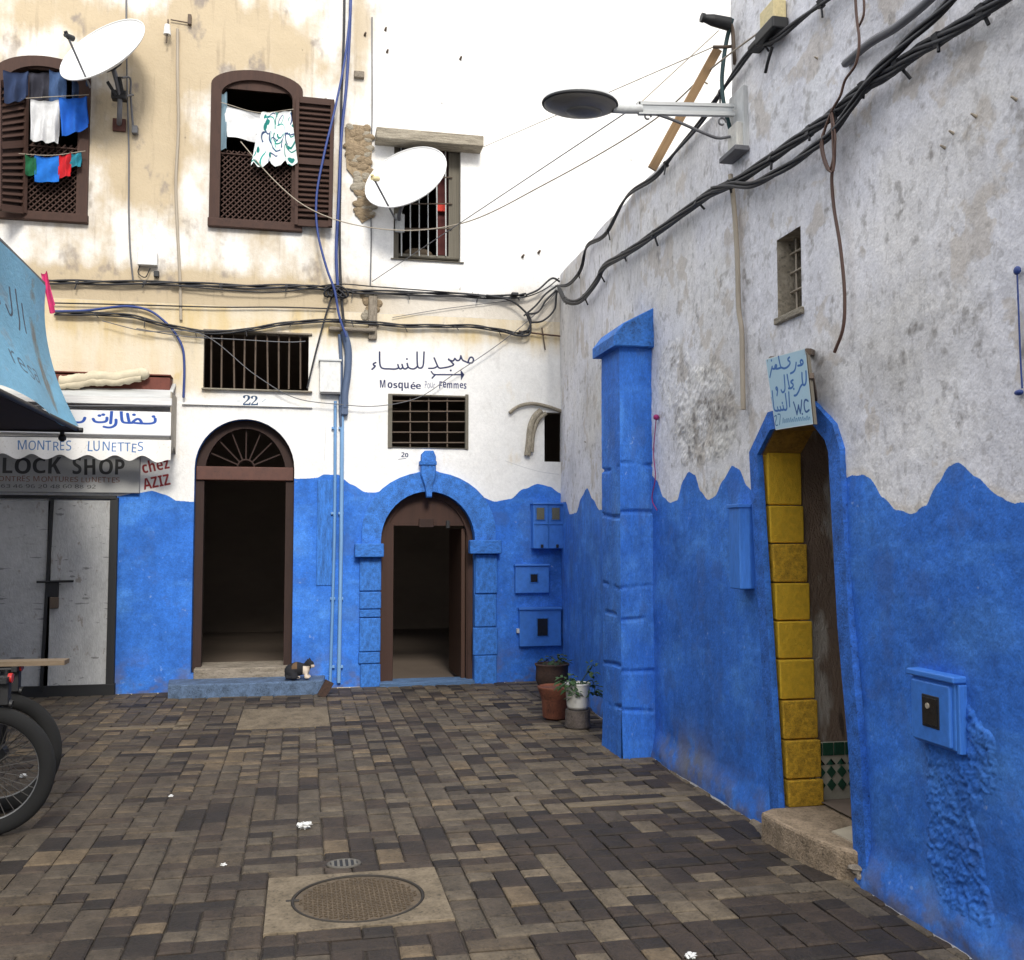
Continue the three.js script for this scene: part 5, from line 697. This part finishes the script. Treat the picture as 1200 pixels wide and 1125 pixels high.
  solo('cable_tangle', mg([...cor, bxB(600, 342, 608, 346, 0, .12, .01)]), M.cable, 'looping cables in the corner between the two houses', 'cable');
  run('cable', 'straight cable into the corner below the loops', cb([[608, 388], [630, 391], [657, 394]], .04), .010, M.cableBrown); solo('iron_pin', tube([B(635, 384, .03), B(639, 410, .03)], .008), M.iron, 'bent iron pin under the corner cables', 'pin');
  run('cable', 'thin wire from the seam up to the street lamp neck', [B(436, 330, .05), Zp(735, 131, -UT + .12)], .004, M.cableGrey);
  run('cable', 'pale rope from the patterned cloth across the dish window to the lamp wall', [B(282, 166, .1), B(320, 210, .14), B(355, 240, .18), B(395, 258, .2), Zp(470, 270, -10.2), Zp(540, 262, -9.6), Zp(640, 215, -8.2), Zp(760, 145, -6.8), Zp(840, 75, -UT + .02), RP(900, 30, .04)], .006, M.cableTan);
  run('cable', 'thin wire rising over the blue stripe to the corner loops', cb([[460, 372], [520, 362], [600, 352]], .03), .004, M.cableGrey);
  run('cable', 'upper thin wire from the white wall to the hooked pin', [B(560, 175, .02), Zp(836, 55, -UT + .06)], .0035, M.cableTan); run('cable', 'thin wire from the lamp arm up to the black insulator', [Zp(750, 121, -UT + .12), Zp(842, 36, -UT + .1)], .0035, M.cableTan);
}
{
  const main = cr([[655, 338, .1], [663, 352, .1], [680, 352], [700, 328], [706, 315], [735, 296], [760, 279], [800, 250], [835, 225], [860, 214], [900, 188], [935, 163], [965, 142], [985, 126], [1010, 104], [1040, 86], [1075, 60], [1110, 40], [1150, 14], [1200, -20], [1260, -60]], .07);
  solo('cable_bundle', mg([...twist(main, 5, .0115, .021, 4.3), ...clips(main, 15, .035)]), M.cable, 'thick black cable bundle climbing along the grey street wall', 'cable');
  const sec = cr([[835, 222], [856, 217], [880, 216], [905, 205], [930, 190], [955, 172], [975, 155], [1000, 122], [1020, 92], [1045, 66], [1070, 42], [1100, 15], [1130, -15], [1180, -60]], .09); solo('cable_bundle', mg([...twist(sec, 3, .011, .014, 2.6)]), M.cable, 'second black cable bundle sagging below the thick one', 'cable');
  const up = cr([[652, 335, .05], [668, 332], [682, 312], [686, 292], [710, 274], [735, 230], [770, 205], [790, 180], [822, 142], [845, 108], [862, 84], [885, 55], [910, 45], [935, 25], [970, -2], [1020, -40]], .05); solo('cable_bundle', mg([...twist(up, 2, .011, .011, 3.4), ...clips(up, 6, .028)]), M.cable, 'black cable following the parapet edge up past the lamp', 'cable');
  solo('cable_coil', mg([tube(cr([[1000, -40], [1004, 20], [1007, 50], [1003, 75], [990, 95], [985, 112], [975, 130], [964, 165], [970, 195], [976, 202], [976, 160], [974, 130]], .1), .007, 90, 5), tube(cr([[974, 130], [978, 165], [977, 195], [975, 204], [977, 240], [985, 290], [990, 350], [988, 385], [978, 413]], .04), .009, 70, 5), tube(cr([[974, 132], [962, 168], [972, 200], [979, 165], [975, 132]], .1), .006, 40, 5), tube(cr([[1010, -30], [1012, 18], [1005, 34]], .08), .006, 20, 5)]), M.cableBrown, 'brown wire coil hanging from the bundle down to a loose end', 'cable');
  run('cable', 'cream conduit pipe down the street wall above the blue paint', cr([[856, 205], [860, 240], [864, 300], [866, 365], [869, 385], [870, 430], [871, 480]], .03), .017, M.cableTan);
  solo('dark_cable', tube(cr([[990, 75, .02], [1020, 50, .03], [1050, 32, .03], [1080, 8, .03], [1110, -20, .03]], .01), .02, 30, 6), M.cableGrey, 'old grey cable half buried in the plaster above the bundle', 'cable');
  solo('green_cable', tube([RP(858, 22, .03), RP(852, 45, .05), Zp(848, 70, -UT + .05), Zp(846, 95, -UT + .05), Zp(848, 120, -UT + .06), RP(858, 160, .03)], .014, 30, 6), mat([.012, .05, .055], .6), 'dark green cable beside the hooked pin and lamp bracket', 'cable');
  solo('blue_string', mg([tube(cr([[1192, 318], [1194, 370], [1196, 420], [1198, 455]], .015), .0035, 20, 5), new THREE.IcosahedronGeometry(.017, 1).scale(.6, 1, 1).translate(...RP(1192, 317, .015).toArray()), new THREE.IcosahedronGeometry(.016, 1).scale(.6, .7, 1.4).translate(...RP(1194, 460, .015).toArray())]), M.cableBlue, 'blue painted string on a nail in the grey wall', 'string');
  solo('pink_string', mg([tube(cr([[769, 490], [766, 530], [768, 560], [764, 585], [770, 598]], .03), .004, 20, 4), new THREE.IcosahedronGeometry(.022, 1).translate(...RP(769, 489, .03).toArray())]), mat([.35, .02, .15], .7), 'thin magenta string hanging from a nail beside the buttress', 'string');
  for (const [x, y] of [[957, 68], [1141, 135], [1115, 155], [1105, 172], [1188, 115], [827, 97], [686, 518]]) solo('wall_peg', orient(new THREE.CylinderGeometry(.004, .007, .03, 6), V3(-1, .3, .2), RP(x, y, .004)), M.cableTan, 'small pale wooden peg stuck in the grey street wall', 'peg', 'pegs in the grey street wall');
}
// ------------------------------------------------------------------ the tarpaulin awning on the left
{
  const zf = -9.15, lo = Zp(90, 500, zf), hi = Zp(53, 335, zf), zn = -4.2, t = thing('tarpaulin_awning', 'faded sky blue tarpaulin awning with dark lettering and brown stain', 'awning', V3(-3.66, lo.y, -7));
  const c = canvasOf(1024, 512), x = c.getContext('2d'); x.drawImage(paint(1024, 512, (u, v, o) => { const a = nz(N2, u * 1.2, v * .5), b = nz(N3, u * 2, v); const k = .75 + .5 * (a - .3) + .15 * (b - .5); o[0] = .17 * k; o[1] = .42 * k; o[2] = .60 * k; const s = ss(.62, .74, nz(N2, u * 1.7 + .4, v * .7)) * .4; o[0] = mix(o[0], .2, s); o[1] = mix(o[1], .2, s); o[2] = mix(o[2], .2, s); }), 0, 0);
  // u runs from the near end to the far end, 4.95 m
  const uu = (m) => 1024 - m / 4.95 * 1024; x.fillStyle = css(.16, .12, .09, .75); for (let i = 0; i < 60; i++) { const t2 = rnd(), m = .42 - .1 * t2 + rr(-.07, .07); x.globalAlpha = .25; x.beginPath(); x.ellipse(uu(m + .1), 170 + t2 * 270, rr(4, 14), rr(10, 40), .1, 0, 7); x.fill(); } for (let i = 0; i < 14; i++) { x.beginPath(); x.ellipse(uu(.45 + rr(-.05, .05)), rr(30, 90), rr(4, 12), rr(6, 18), 0, 0, 7); x.fill(); } x.globalAlpha = 1;
  handPaint(x, css(.03, .05, .08), 7, [[[uu(1.1), 120], [uu(1.06), 190], [uu(1.15), 220], [uu(1.22), 190]], [[uu(1.4), 90], [uu(1.36), 200]], [[uu(.95), 110], [uu(.9), 200], [uu(.98), 240]], [[uu(.8), 140], [uu(.78), 230]]]); fitText(x, 'resa', uu(1.5), 400, uu(.75) - uu(1.5), 62, '100px sans-serif', css(.05, .09, .13));
  const n = 40, k = 14, P = [], U = [], I = [], top = V3(hi.x, hi.y, 0); for (let i = 0; i <= n; i++) { const s = i / n, z = mix(zn, zf, s); for (let j = 0; j <= k; j++) { const q = j / k, sag = .09 * Math.sin(Math.PI * q) , wob = .03 * Math.sin(s * 23 + q * 3) * q + .02 * Math.sin(s * 9), edge = .05 * Math.sin(s * 3.1 * 4) * q; P.push(mix(hi.x, lo.x, q) - sag + wob * .6, mix(hi.y, lo.y, q) + edge * (1 - ss(.9, 1, s)) - .02 * sag, z + (i === n ? .02 * Math.sin(q * 9) : 0)); U.push(s, 1 - q); } } for (let i = 0; i < n; i++) for (let j = 0; j < k; j++) { const q = i * (k + 1) + j; I.push(q, q + k + 1, q + 1, q + k + 1, q + k + 2, q + 1); }
  const g = new THREE.BufferGeometry(); g.setAttribute('position', new THREE.Float32BufferAttribute(P, 3)); g.setAttribute('uv', new THREE.Float32BufferAttribute(U, 2)); g.setIndex(I); g.computeVertexNormals(); part(t, 'tarpaulin', g, new THREE.MeshStandardMaterial({ map: tex(c), roughness: .6, side: THREE.DoubleSide, bumpMap: again(plasterBump, 3, 1), bumpScale: .01 }));
  part(t, 'top_sheet', bar(V3((hi.x - 3.7) / 2, hi.y + .02, zn), V3((hi.x - 3.7) / 2, hi.y + .02, zf), hi.x + 3.7, .02), M.cableGrey); part(t, 'soffit_board', box(-3.7, lo.x - .03, lo.y - .035, lo.y - .005, zf, zn, .004), M.darkWood); part(t, 'front_pole', tube([V3(lo.x - .01, lo.y - .02, zn), V3(lo.x, lo.y - .02, zf - .06)], .022, 4, 8), M.black); part(t, 'end_pole', tube([V3(-3.7, lo.y - .03, zf), V3(lo.x + .05, lo.y - .03, zf)], .022, 2, 8), M.black);
  part(t, 'hanging_hook', mg([tube([Zp(73, 503, zf), Zp(73, 512, zf)], .02), new THREE.IcosahedronGeometry(.035, 1).translate(...Zp(73, 513, zf).toArray())]), M.black);
  cloth('pink_cloth', 'pink rag tied at the corner of the blue awning', 'rag', [Zp(48, 320, zf - .05), Zp(54, 317, zf - .05), Zp(64, 366, zf - .05), Zp(58, 368, zf - .05)], { m: fab([.75, .06, .22]), folds: 1, amp: .02, group: null });
}

// ------------------------------------------------------------------ things on the ground
{ // manhole: concrete slab, iron ring and studded cover
  const x0 = X0 + .004, x1 = X0 + 6 * UX - .004, z0 = Z0 + .004, z1 = Z0 + 6 * UZ - .004, cx = .262, cz = -4.53, r = .283, t = thing('manhole', 'round studded manhole cover set in a square beige concrete slab', 'manhole cover', V3(cx, 0, cz));
  const sh = new THREE.Shape([[x0, -z0], [x1, -z0], [x1, -z1], [x0, -z1]].map(([a, b]) => new THREE.Vector2(a, b))); const ho = new THREE.Path(); ho.absarc(cx, -cz, r + .012, 0, Math.PI * 2, true); sh.holes.push(ho);
  part(t, 'slab', new THREE.ExtrudeGeometry(sh, { depth: .03, bevelEnabled: true, bevelSize: .002, bevelThickness: .003, bevelSegments: 1, curveSegments: 48 }).rotateX(-Math.PI / 2).translate(0, -.028, 0), mat([.21, .165, .11], .9, { map: again(stoneTex, 1.3, 1.3), bumpMap: again(stoneBump, 1.3, 1.3), bumpScale: .004 }));
  const iron = mat([.125, .09, .055], .7, { map: stoneTex }); part(t, 'ring', new THREE.TorusGeometry(r + .004, .007, 6, 64).rotateX(Math.PI / 2).translate(cx, .002, cz), mat([.03, .024, .018], .8));
  const cv = part(t, 'cover', new THREE.CylinderGeometry(r - .004, r - .004, .03, 64).translate(cx, -.014, cz), iron), studs = []; for (let i = -13; i <= 13; i++) for (let j = -13; j <= 13; j++) { const a = i * .021, b = j * .021; if (a * a + b * b < (r - .03) ** 2) studs.push(new THREE.BoxGeometry(.016, .006, .006).rotateY((i + j) % 2 ? .78 : -.78).translate(cx + a, .003, cz + b)); } part(cv, 'studs', mg(studs), iron, 'stuff');
  for (const [a, b] of [[cx, cz - r - .004], [cx - r - .004, cz - .02]]) part(t, 'lifting_slot', box(a - .03, a + .03, -.004, .006, b - .012, b + .012, .002), mat([.035, .028, .02], .8));
}
{ const p = G(403, 1013), t = thing('floor_drain', 'small oval iron drain grate beyond the manhole slab', 'drain', V3(p.x, 0, p.z)); part(t, 'frame', new THREE.TorusGeometry(.075, .012, 6, 28).rotateX(Math.PI / 2).scale(1, .6, .8).translate(p.x, .003, p.z), mat([.10, .09, .075], .8)); part(t, 'well', new THREE.CylinderGeometry(.072, .072, .006, 24).scale(1, 1, .8).translate(p.x, .004, p.z), M.black); for (let i = 0; i < 5; i++) { const a = (i - 2) * .027, h = Math.sqrt(.072 ** 2 - a * a) * .78; part(t, 'grate_bar', box(p.x + a - .007, p.x + a + .007, .004, .011, p.z - h, p.z + h, .002), mat([.15, .14, .12], .7)); } }
const lathe = (pts, at, n = 28) => new THREE.LatheGeometry(pts.map(([r, y]) => new THREE.Vector2(r, y)), n).translate(at.x, at.y, at.z);
function leaves(at, n, r, h, lean = 0) { const P = [], q = V3(0, 0, 0); for (let i = 0; i < n; i++) { const a = rr(0, 6.283), d = rr(.1, 1) * r, y = rr(-.35, 1) * h * (1 - .35 * d / r), L = rr(.035, .075), w = L * .32, dir = V3(Math.cos(a), rr(-.7, .6), Math.sin(a)).normalize(), sd = V3(-dir.z, rr(-.4, .4), dir.x).normalize(), o = V3(at.x + Math.cos(a) * d + lean * y, at.y + y, at.z + Math.sin(a) * d), m = o.clone().addScaledVector(dir, L * .5), e = o.clone().addScaledVector(dir, L).add(V3(0, -L * .25, 0)), s1 = m.clone().addScaledVector(sd, w), s2 = m.clone().addScaledVector(sd, -w); m.y += .006; for (const [A, Bq, C] of [[o, s1, m], [s1, e, m], [o, m, s2], [m, e, s2]]) P.push(...A.toArray(), ...Bq.toArray(), ...C.toArray()); } const g = new THREE.BufferGeometry(); g.setAttribute('position', new THREE.Float32BufferAttribute(P, 3)); g.setAttribute('uv', new THREE.Float32BufferAttribute(new Float32Array(P.length / 3 * 2), 2)); g.computeVertexNormals(); return g; }
const leafM = mat([.035, .085, .022], .7), leafD = mat([.02, .05, .016], .75);
{
  const bs = G(651, 842), t = thing('clay_pot', 'reddish terracotta pot with broken side in front of the dark urn', 'plant pot', bs); part(t, 'pot', lathe([[0, 0], [.10, 0], [.115, .02], [.125, .16], [.135, .20], [.16, .27], [.165, .285], [.152, .29], [.135, .26], [.115, .19], [0, .17]], bs), M.terracotta); part(t, 'soil', new THREE.CylinderGeometry(.14, .13, .03, 20).translate(bs.x, .255, bs.z), mat([.16, .05, .03], .95, { map: stoneTex }));
  const b2 = G(647, 822), u = thing('clay_urn', 'dark brown clay urn with a few leaves, standing against the corner', 'plant pot', b2); part(u, 'urn', lathe([[0, 0], [.09, 0], [.10, .03], [.10, .10], [.14, .16], [.165, .22], [.158, .29], [.16, .34], [.172, .36], [.172, .372], [.155, .376], [.145, .33], [0, .31]], b2), M.darkClay); part(u, 'leaves', leaves(V3(b2.x + .04, .38, b2.z), 70, .14, .08), leafD);
  const b3 = G(677, 853), w = thing('plant_bucket', 'white plastic bucket with trailing green plant on grey stone block', 'plant pot', V3(b3.x, .16, b3.z)); part(w, 'bucket', lathe([[0, .16], [.082, .16], [.092, .19], [.104, .36], [.112, .365], [.112, .38], [.1, .38], [.09, .34], [0, .34]], V3(b3.x, 0, b3.z)), mat([.66, .64, .58], .5)); part(w, 'soil', new THREE.CylinderGeometry(.098, .098, .02, 20).translate(b3.x, .345, b3.z), M.darkClay); part(w, 'foliage', mg([leaves(V3(b3.x - .09, .36, b3.z + .03), 70, .09, .1), leaves(V3(b3.x + .11, .3, b3.z + .02), 50, .08, .1), leaves(V3(b3.x - .06, .28, b3.z + .1), 26, .05, .08), leaves(V3(b3.x + .12, .46, b3.z), 16, .04, .1)]), leafM); part(w, 'stems', mg([tube([V3(b3.x, .34, b3.z), V3(b3.x - .06, .42, b3.z + .02), V3(b3.x - .14, .36, b3.z + .05)], .004), tube([V3(b3.x, .34, b3.z), V3(b3.x + .1, .48, b3.z), V3(b3.x + .13, .52, b3.z)], .004), tube([V3(b3.x + .02, .34, b3.z), V3(b3.x + .12, .4, b3.z + .02), V3(b3.x + .15, .28, b3.z + .03)], .004)]), leafD);
  solo('stone_block', lathe([[0, 0], [.108, 0], [.112, .02], [.108, .15], [.1, .158], [0, .158]], b3, 12), mat([.13, .105, .09], .95, { map: stoneTex, bumpMap: stoneBump, bumpScale: .01 }), 'round grey stone block under the white plant bucket', 'stone');
}
{ // the cat on the step: one continuous body from blended capsules
  const at = V3(G(351, 803, .155).x, .152, -D + .3), J = [[-.085, .075, -.01, .072, -.03, .095, 0, .07], [-.03, .095, 0, .07, .05, .095, .015, .056], [-.075, .05, .035, .05, -.06, .03, .06, .034], [-.075, .05, -.05, .05, -.06, .03, -.06, .034], [-.06, .022, .06, .022, -.01, .016, .068, .016], [.045, .09, .02, .05, .085, .135, .03, .034], [.06, .08, .05, .024, .066, .02, .062, .016], [.066, .018, .062, .017, .088, .014, .066, .014], [.07, .08, -.005, .024, .078, .02, -.002, .016], [.078, .018, -.002, .016, .1, .014, .0, .014], [.09, .148, .035, .043, .105, .145, .04, .04], [.12, .132, .05, .022, .136, .126, .056, .014], [.083, .178, .058, .018, .078, .204, .064, .004], [.1, .18, .006, .018, .098, .206, -.004, .004], [-.14, .03, -.02, .016, -.13, .016, .05, .014], [-.13, .016, .05, .014, -.05, .014, .098, .011]];
  const res = 56, S = .19, mc = new MarchingCubes(res, M.black, false, false, 60000), f = mc.field, half = res / 2; let k = 0;
  for (let z = 0; z < res; z++) for (let y = 0; y < res; y++) for (let x = 0; x < res; x++, k++) { const p = [(x - half) / half * S - .005, (y - half) / half * S + .1, (z - half) / half * S + .01]; let d = 1; for (const b of J) { const ab = [b[4] - b[0], b[5] - b[1], b[6] - b[2]], ap = [p[0] - b[0], p[1] - b[1], p[2] - b[2]], t = clamp((ap[0] * ab[0] + ap[1] * ab[1] + ap[2] * ab[2]) / (ab[0] ** 2 + ab[1] ** 2 + ab[2] ** 2)), q = Math.hypot(ap[0] - ab[0] * t, ap[1] - ab[1] * t, ap[2] - ab[2] * t) - mix(b[3], b[7], t), h = clamp(.5 + .5 * (d - q) / .016); d = mix(d, q, h) - .016 * h * (1 - h); } f[k] = -d; }
  mc.isolation = 0; mc.update(); const n = mc.count, P = new Float32Array(n * 3), C = new Float32Array(n * 3), nn = new Float32Array(mc.normalArray.slice(0, n * 3));
  for (let i = 0; i < n; i++) { const x = mc.positionArray[i * 3] * S - .005, y = mc.positionArray[i * 3 + 1] * S + .1, z = mc.positionArray[i * 3 + 2] * S + .01; P.set([at.x + x, at.y + y, at.z + z], i * 3); const white = (x > .03 && x < .1 && y < .128 && z > -.02) || (x > .112 && y < .142) || (y < .03 && x > -.03 && x < .12 && z < .08), ginger = !white && x < -.03 && x > -.085 && y > .1 && nz(N1, x * 2, z * 2 + y) > .55; C.set(white ? [.62, .52, .42] : ginger ? [.12, .07, .035] : [.010, .010, .013], i * 3); }
  const g = new THREE.BufferGeometry(); g.setAttribute('position', new THREE.BufferAttribute(P, 3)); g.setAttribute('normal', new THREE.BufferAttribute(nn, 3)); g.setAttribute('color', new THREE.BufferAttribute(C, 3)); const t = thing('cat', 'small black and white cat crouching on the step of the tall doorway', 'cat', at.clone()); const gm = g; part(t, 'body', gm, new THREE.MeshStandardMaterial({ vertexColors: true, roughness: .9 }));
  for (const z of [.052, .022]) part(t, 'eye', new THREE.SphereGeometry(.006, 8, 6).translate(at.x + .136 - (z < .03 ? -.004 : .006), at.y + .152, at.z + z + .006), mat([.25, .28, .05], .2)); part(t, 'nose', new THREE.SphereGeometry(.0055, 8, 6).translate(at.x + .149, at.y + .131, at.z + .06), mat([.35, .14, .12], .5));
}
{ const p = G(381, 816), g = new THREE.BoxGeometry(.09, .17, .06, 2, 3, 2).rotateZ(-.5).translate(p.x, .075, p.z), a = g.attributes.position; for (let i = 0; i < a.count; i++) a.setXYZ(i, a.getX(i) + .02 * (nz(N1, a.getY(i) * 3, a.getZ(i) * 3) - .5), Math.max(.0, a.getY(i)), a.getZ(i)); g.computeVertexNormals(); solo('broken_brick', g, M.darkClay, 'broken brown brick leaning at the end of the blue step', 'brick'); }
{ // two parked bicycles seen by their rear wheels
  const base = G(-18, 981), make = () => {
    const t = thing('bicycle', 'heavy dark bicycle with carrier and red reflector, parked nearer the manhole', 'bicycle', V3(base.x, 0, base.z), 'bicycles parked side by side under the awning'), o = V3(base.x, 0, base.z), at = (x, y, z = 0) => V3(o.x + x, y, o.z + z), r = .305, tb = .043, rr2 = r + tb;
    const wheel = (cx) => { const w = part(t, 'wheel', new THREE.TorusGeometry(r, tb, 12, 56).translate(o.x + cx, rr2, o.z), M.rubber); part(w, 'rim', mg([new THREE.TorusGeometry(r - .035, .012, 6, 56).translate(o.x + cx, rr2, o.z)]), M.steel); const sp = []; for (let i = 0; i < 32; i++) { const a = i / 32 * 6.283, b = a + (i % 2 ? .5 : -.5); sp.push(tube([at(cx + .03 * Math.cos(b), rr2 + .03 * Math.sin(b), i % 2 ? .03 : -.03), at(cx + (r - .035) * Math.cos(a), rr2 + (r - .035) * Math.sin(a))], .0022, 1, 4)); } part(w, 'spokes', mg(sp), mat([.06, .055, .05], .5), 'stuff'); part(w, 'hub', new THREE.CylinderGeometry(.045, .045, .09, 14).rotateX(Math.PI / 2).translate(o.x + cx, rr2, o.z), M.black); };
    wheel(0); wheel(-1.12); const h = rr2;
    part(t, 'frame', mg([tube([at(0, h, .05), at(-.42, .78, .02)], .014), tube([at(0, h, -.05), at(-.42, .78, -.02)], .014), tube([at(0, h, .05), at(-.42, .3, .03)], .014), tube([at(0, h, -.05), at(-.42, .3, -.03)], .014), tube([at(-.42, .28), at(-.44, .92)], .02), tube([at(-.43, .8), at(-.92, .86)], .02), tube([at(-.42, .3), at(-.92, .78)], .022), tube([at(-.88, .98), at(-.95, .72)], .024)]), mat([.03, .012, .010], .5)); part(t, 'fork', mg([tube([at(-.95, .74, .05), at(-1.12, h, .05)], .014), tube([at(-.95, .74, -.05), at(-1.12, h, -.05)], .014)]), M.black); part(t, 'handlebar', tube([at(-.78, 1.02, .3), at(-.88, 1.04, .2), at(-.9, 1.02), at(-.88, 1.04, -.2), at(-.78, 1.02, -.3)], .014, 20), M.steel); part(t, 'saddle', new RoundedBoxGeometry(.27, .07, .17, 3, .03).translate(o.x - .42, .95, o.z), M.black); part(t, 'crank', mg([new THREE.TorusGeometry(.09, .01, 6, 24).translate(o.x - .42, .29, o.z + .06), bar(at(-.42, .29, .08), at(-.34, .16, .08), .02, .02), box(o.x - .38, o.x - .3, .14, .165, o.z + .08, o.z + .17)]), M.steel);
    part(t, 'carrier', mg([tube([at(.09, .84, .07), at(-.4, .84, .07)], .011), tube([at(.09, .84, -.07), at(-.4, .84, -.07)], .011), bar(at(.09, .84, -.08), at(.09, .84, .08), .03, .03), bar(at(-.15, .84, -.08), at(-.15, .84, .08), .03, .015), tube([at(0, h, .055), at(.05, .84, .07)], .016), tube([at(0, h, -.055), at(.05, .84, -.07)], .016), box(o.x + .0, o.x + .105, .70, .83, o.z - .03, o.z + .03, .008)]), M.black);
    const mud = []; for (let i = 0; i <= 14; i++) { const a = 1.25 + i * .13; mud.push(at((rr2 + .025) * Math.cos(a), h + (rr2 + .025) * Math.sin(a))); } part(t, 'mudguard', tube(mud, .022, 40, 6), M.black); part(t, 'reflector', new THREE.CylinderGeometry(.026, .026, .02, 14).rotateZ(Math.PI / 2).translate(o.x + .105, .845, o.z), M.red); part(t, 'stand', tube([at(-.05, h, .06), at(.02, .0, .17)], .01), M.black); return t;
  };
  const b1 = make(), b2 = b1.clone(); b2.name = numbered('bicycle'); b2.position.set(base.x - .08, 0, base.z - .5); b2.userData = { ...b1.userData, label: 'heavy dark bicycle behind the other one, plank lying on its carrier' }; scene.add(b2);
  const pe = Zp(78, 791, base.z - .5); solo('loose_plank', bar(V3(pe.x, .868, base.z - .5), V3(pe.x - 1.1, .87, base.z - .52), .12, .028), M.oldWood, 'weathered plank lying across the bicycle carrier', 'plank');
}
for (const [x, y, s] of [[357, 971, .035], [200, 934, .012], [262, 1015, .012], [1, 1, 0], [640, 806, .015], [912, 983, .012], [810, 1123, .02], [27, 911, .02]]) if (s) { const p = G(x, y), g = mergeVertices(new THREE.IcosahedronGeometry(s * .85, 2).deleteAttribute('uv').deleteAttribute('normal')).scale(1.2, .6, .8), a = g.attributes.position; for (let i = 0; i < a.count; i++) { const q = 1 + 1.1 * (rnd() - .5); a.setXYZ(i, a.getX(i) * q, a.getY(i) * q, a.getZ(i) * q); } const g2 = g.toNonIndexed(); g2.computeVertexNormals(); solo('paper_scrap', g2.translate(p.x, s * .4 + .003, p.z), M.white, s > .03 ? 'largest crumpled white paper scrap, beyond the small drain grate' : y > 1100 ? 'white paper scrap among the darkest wet stones' : y < 820 ? 'tiny white scrap at the threshold of the low arched doorway' : x > 900 ? 'tiny white scrap against the stone doorstep' : x < 50 ? 'white paper scrap behind the bicycle spokes' : 'tiny white speck of litter between bicycle and drain grate', 'litter', 'paper scraps on the paving'); }

renderer.render(scene, camera);
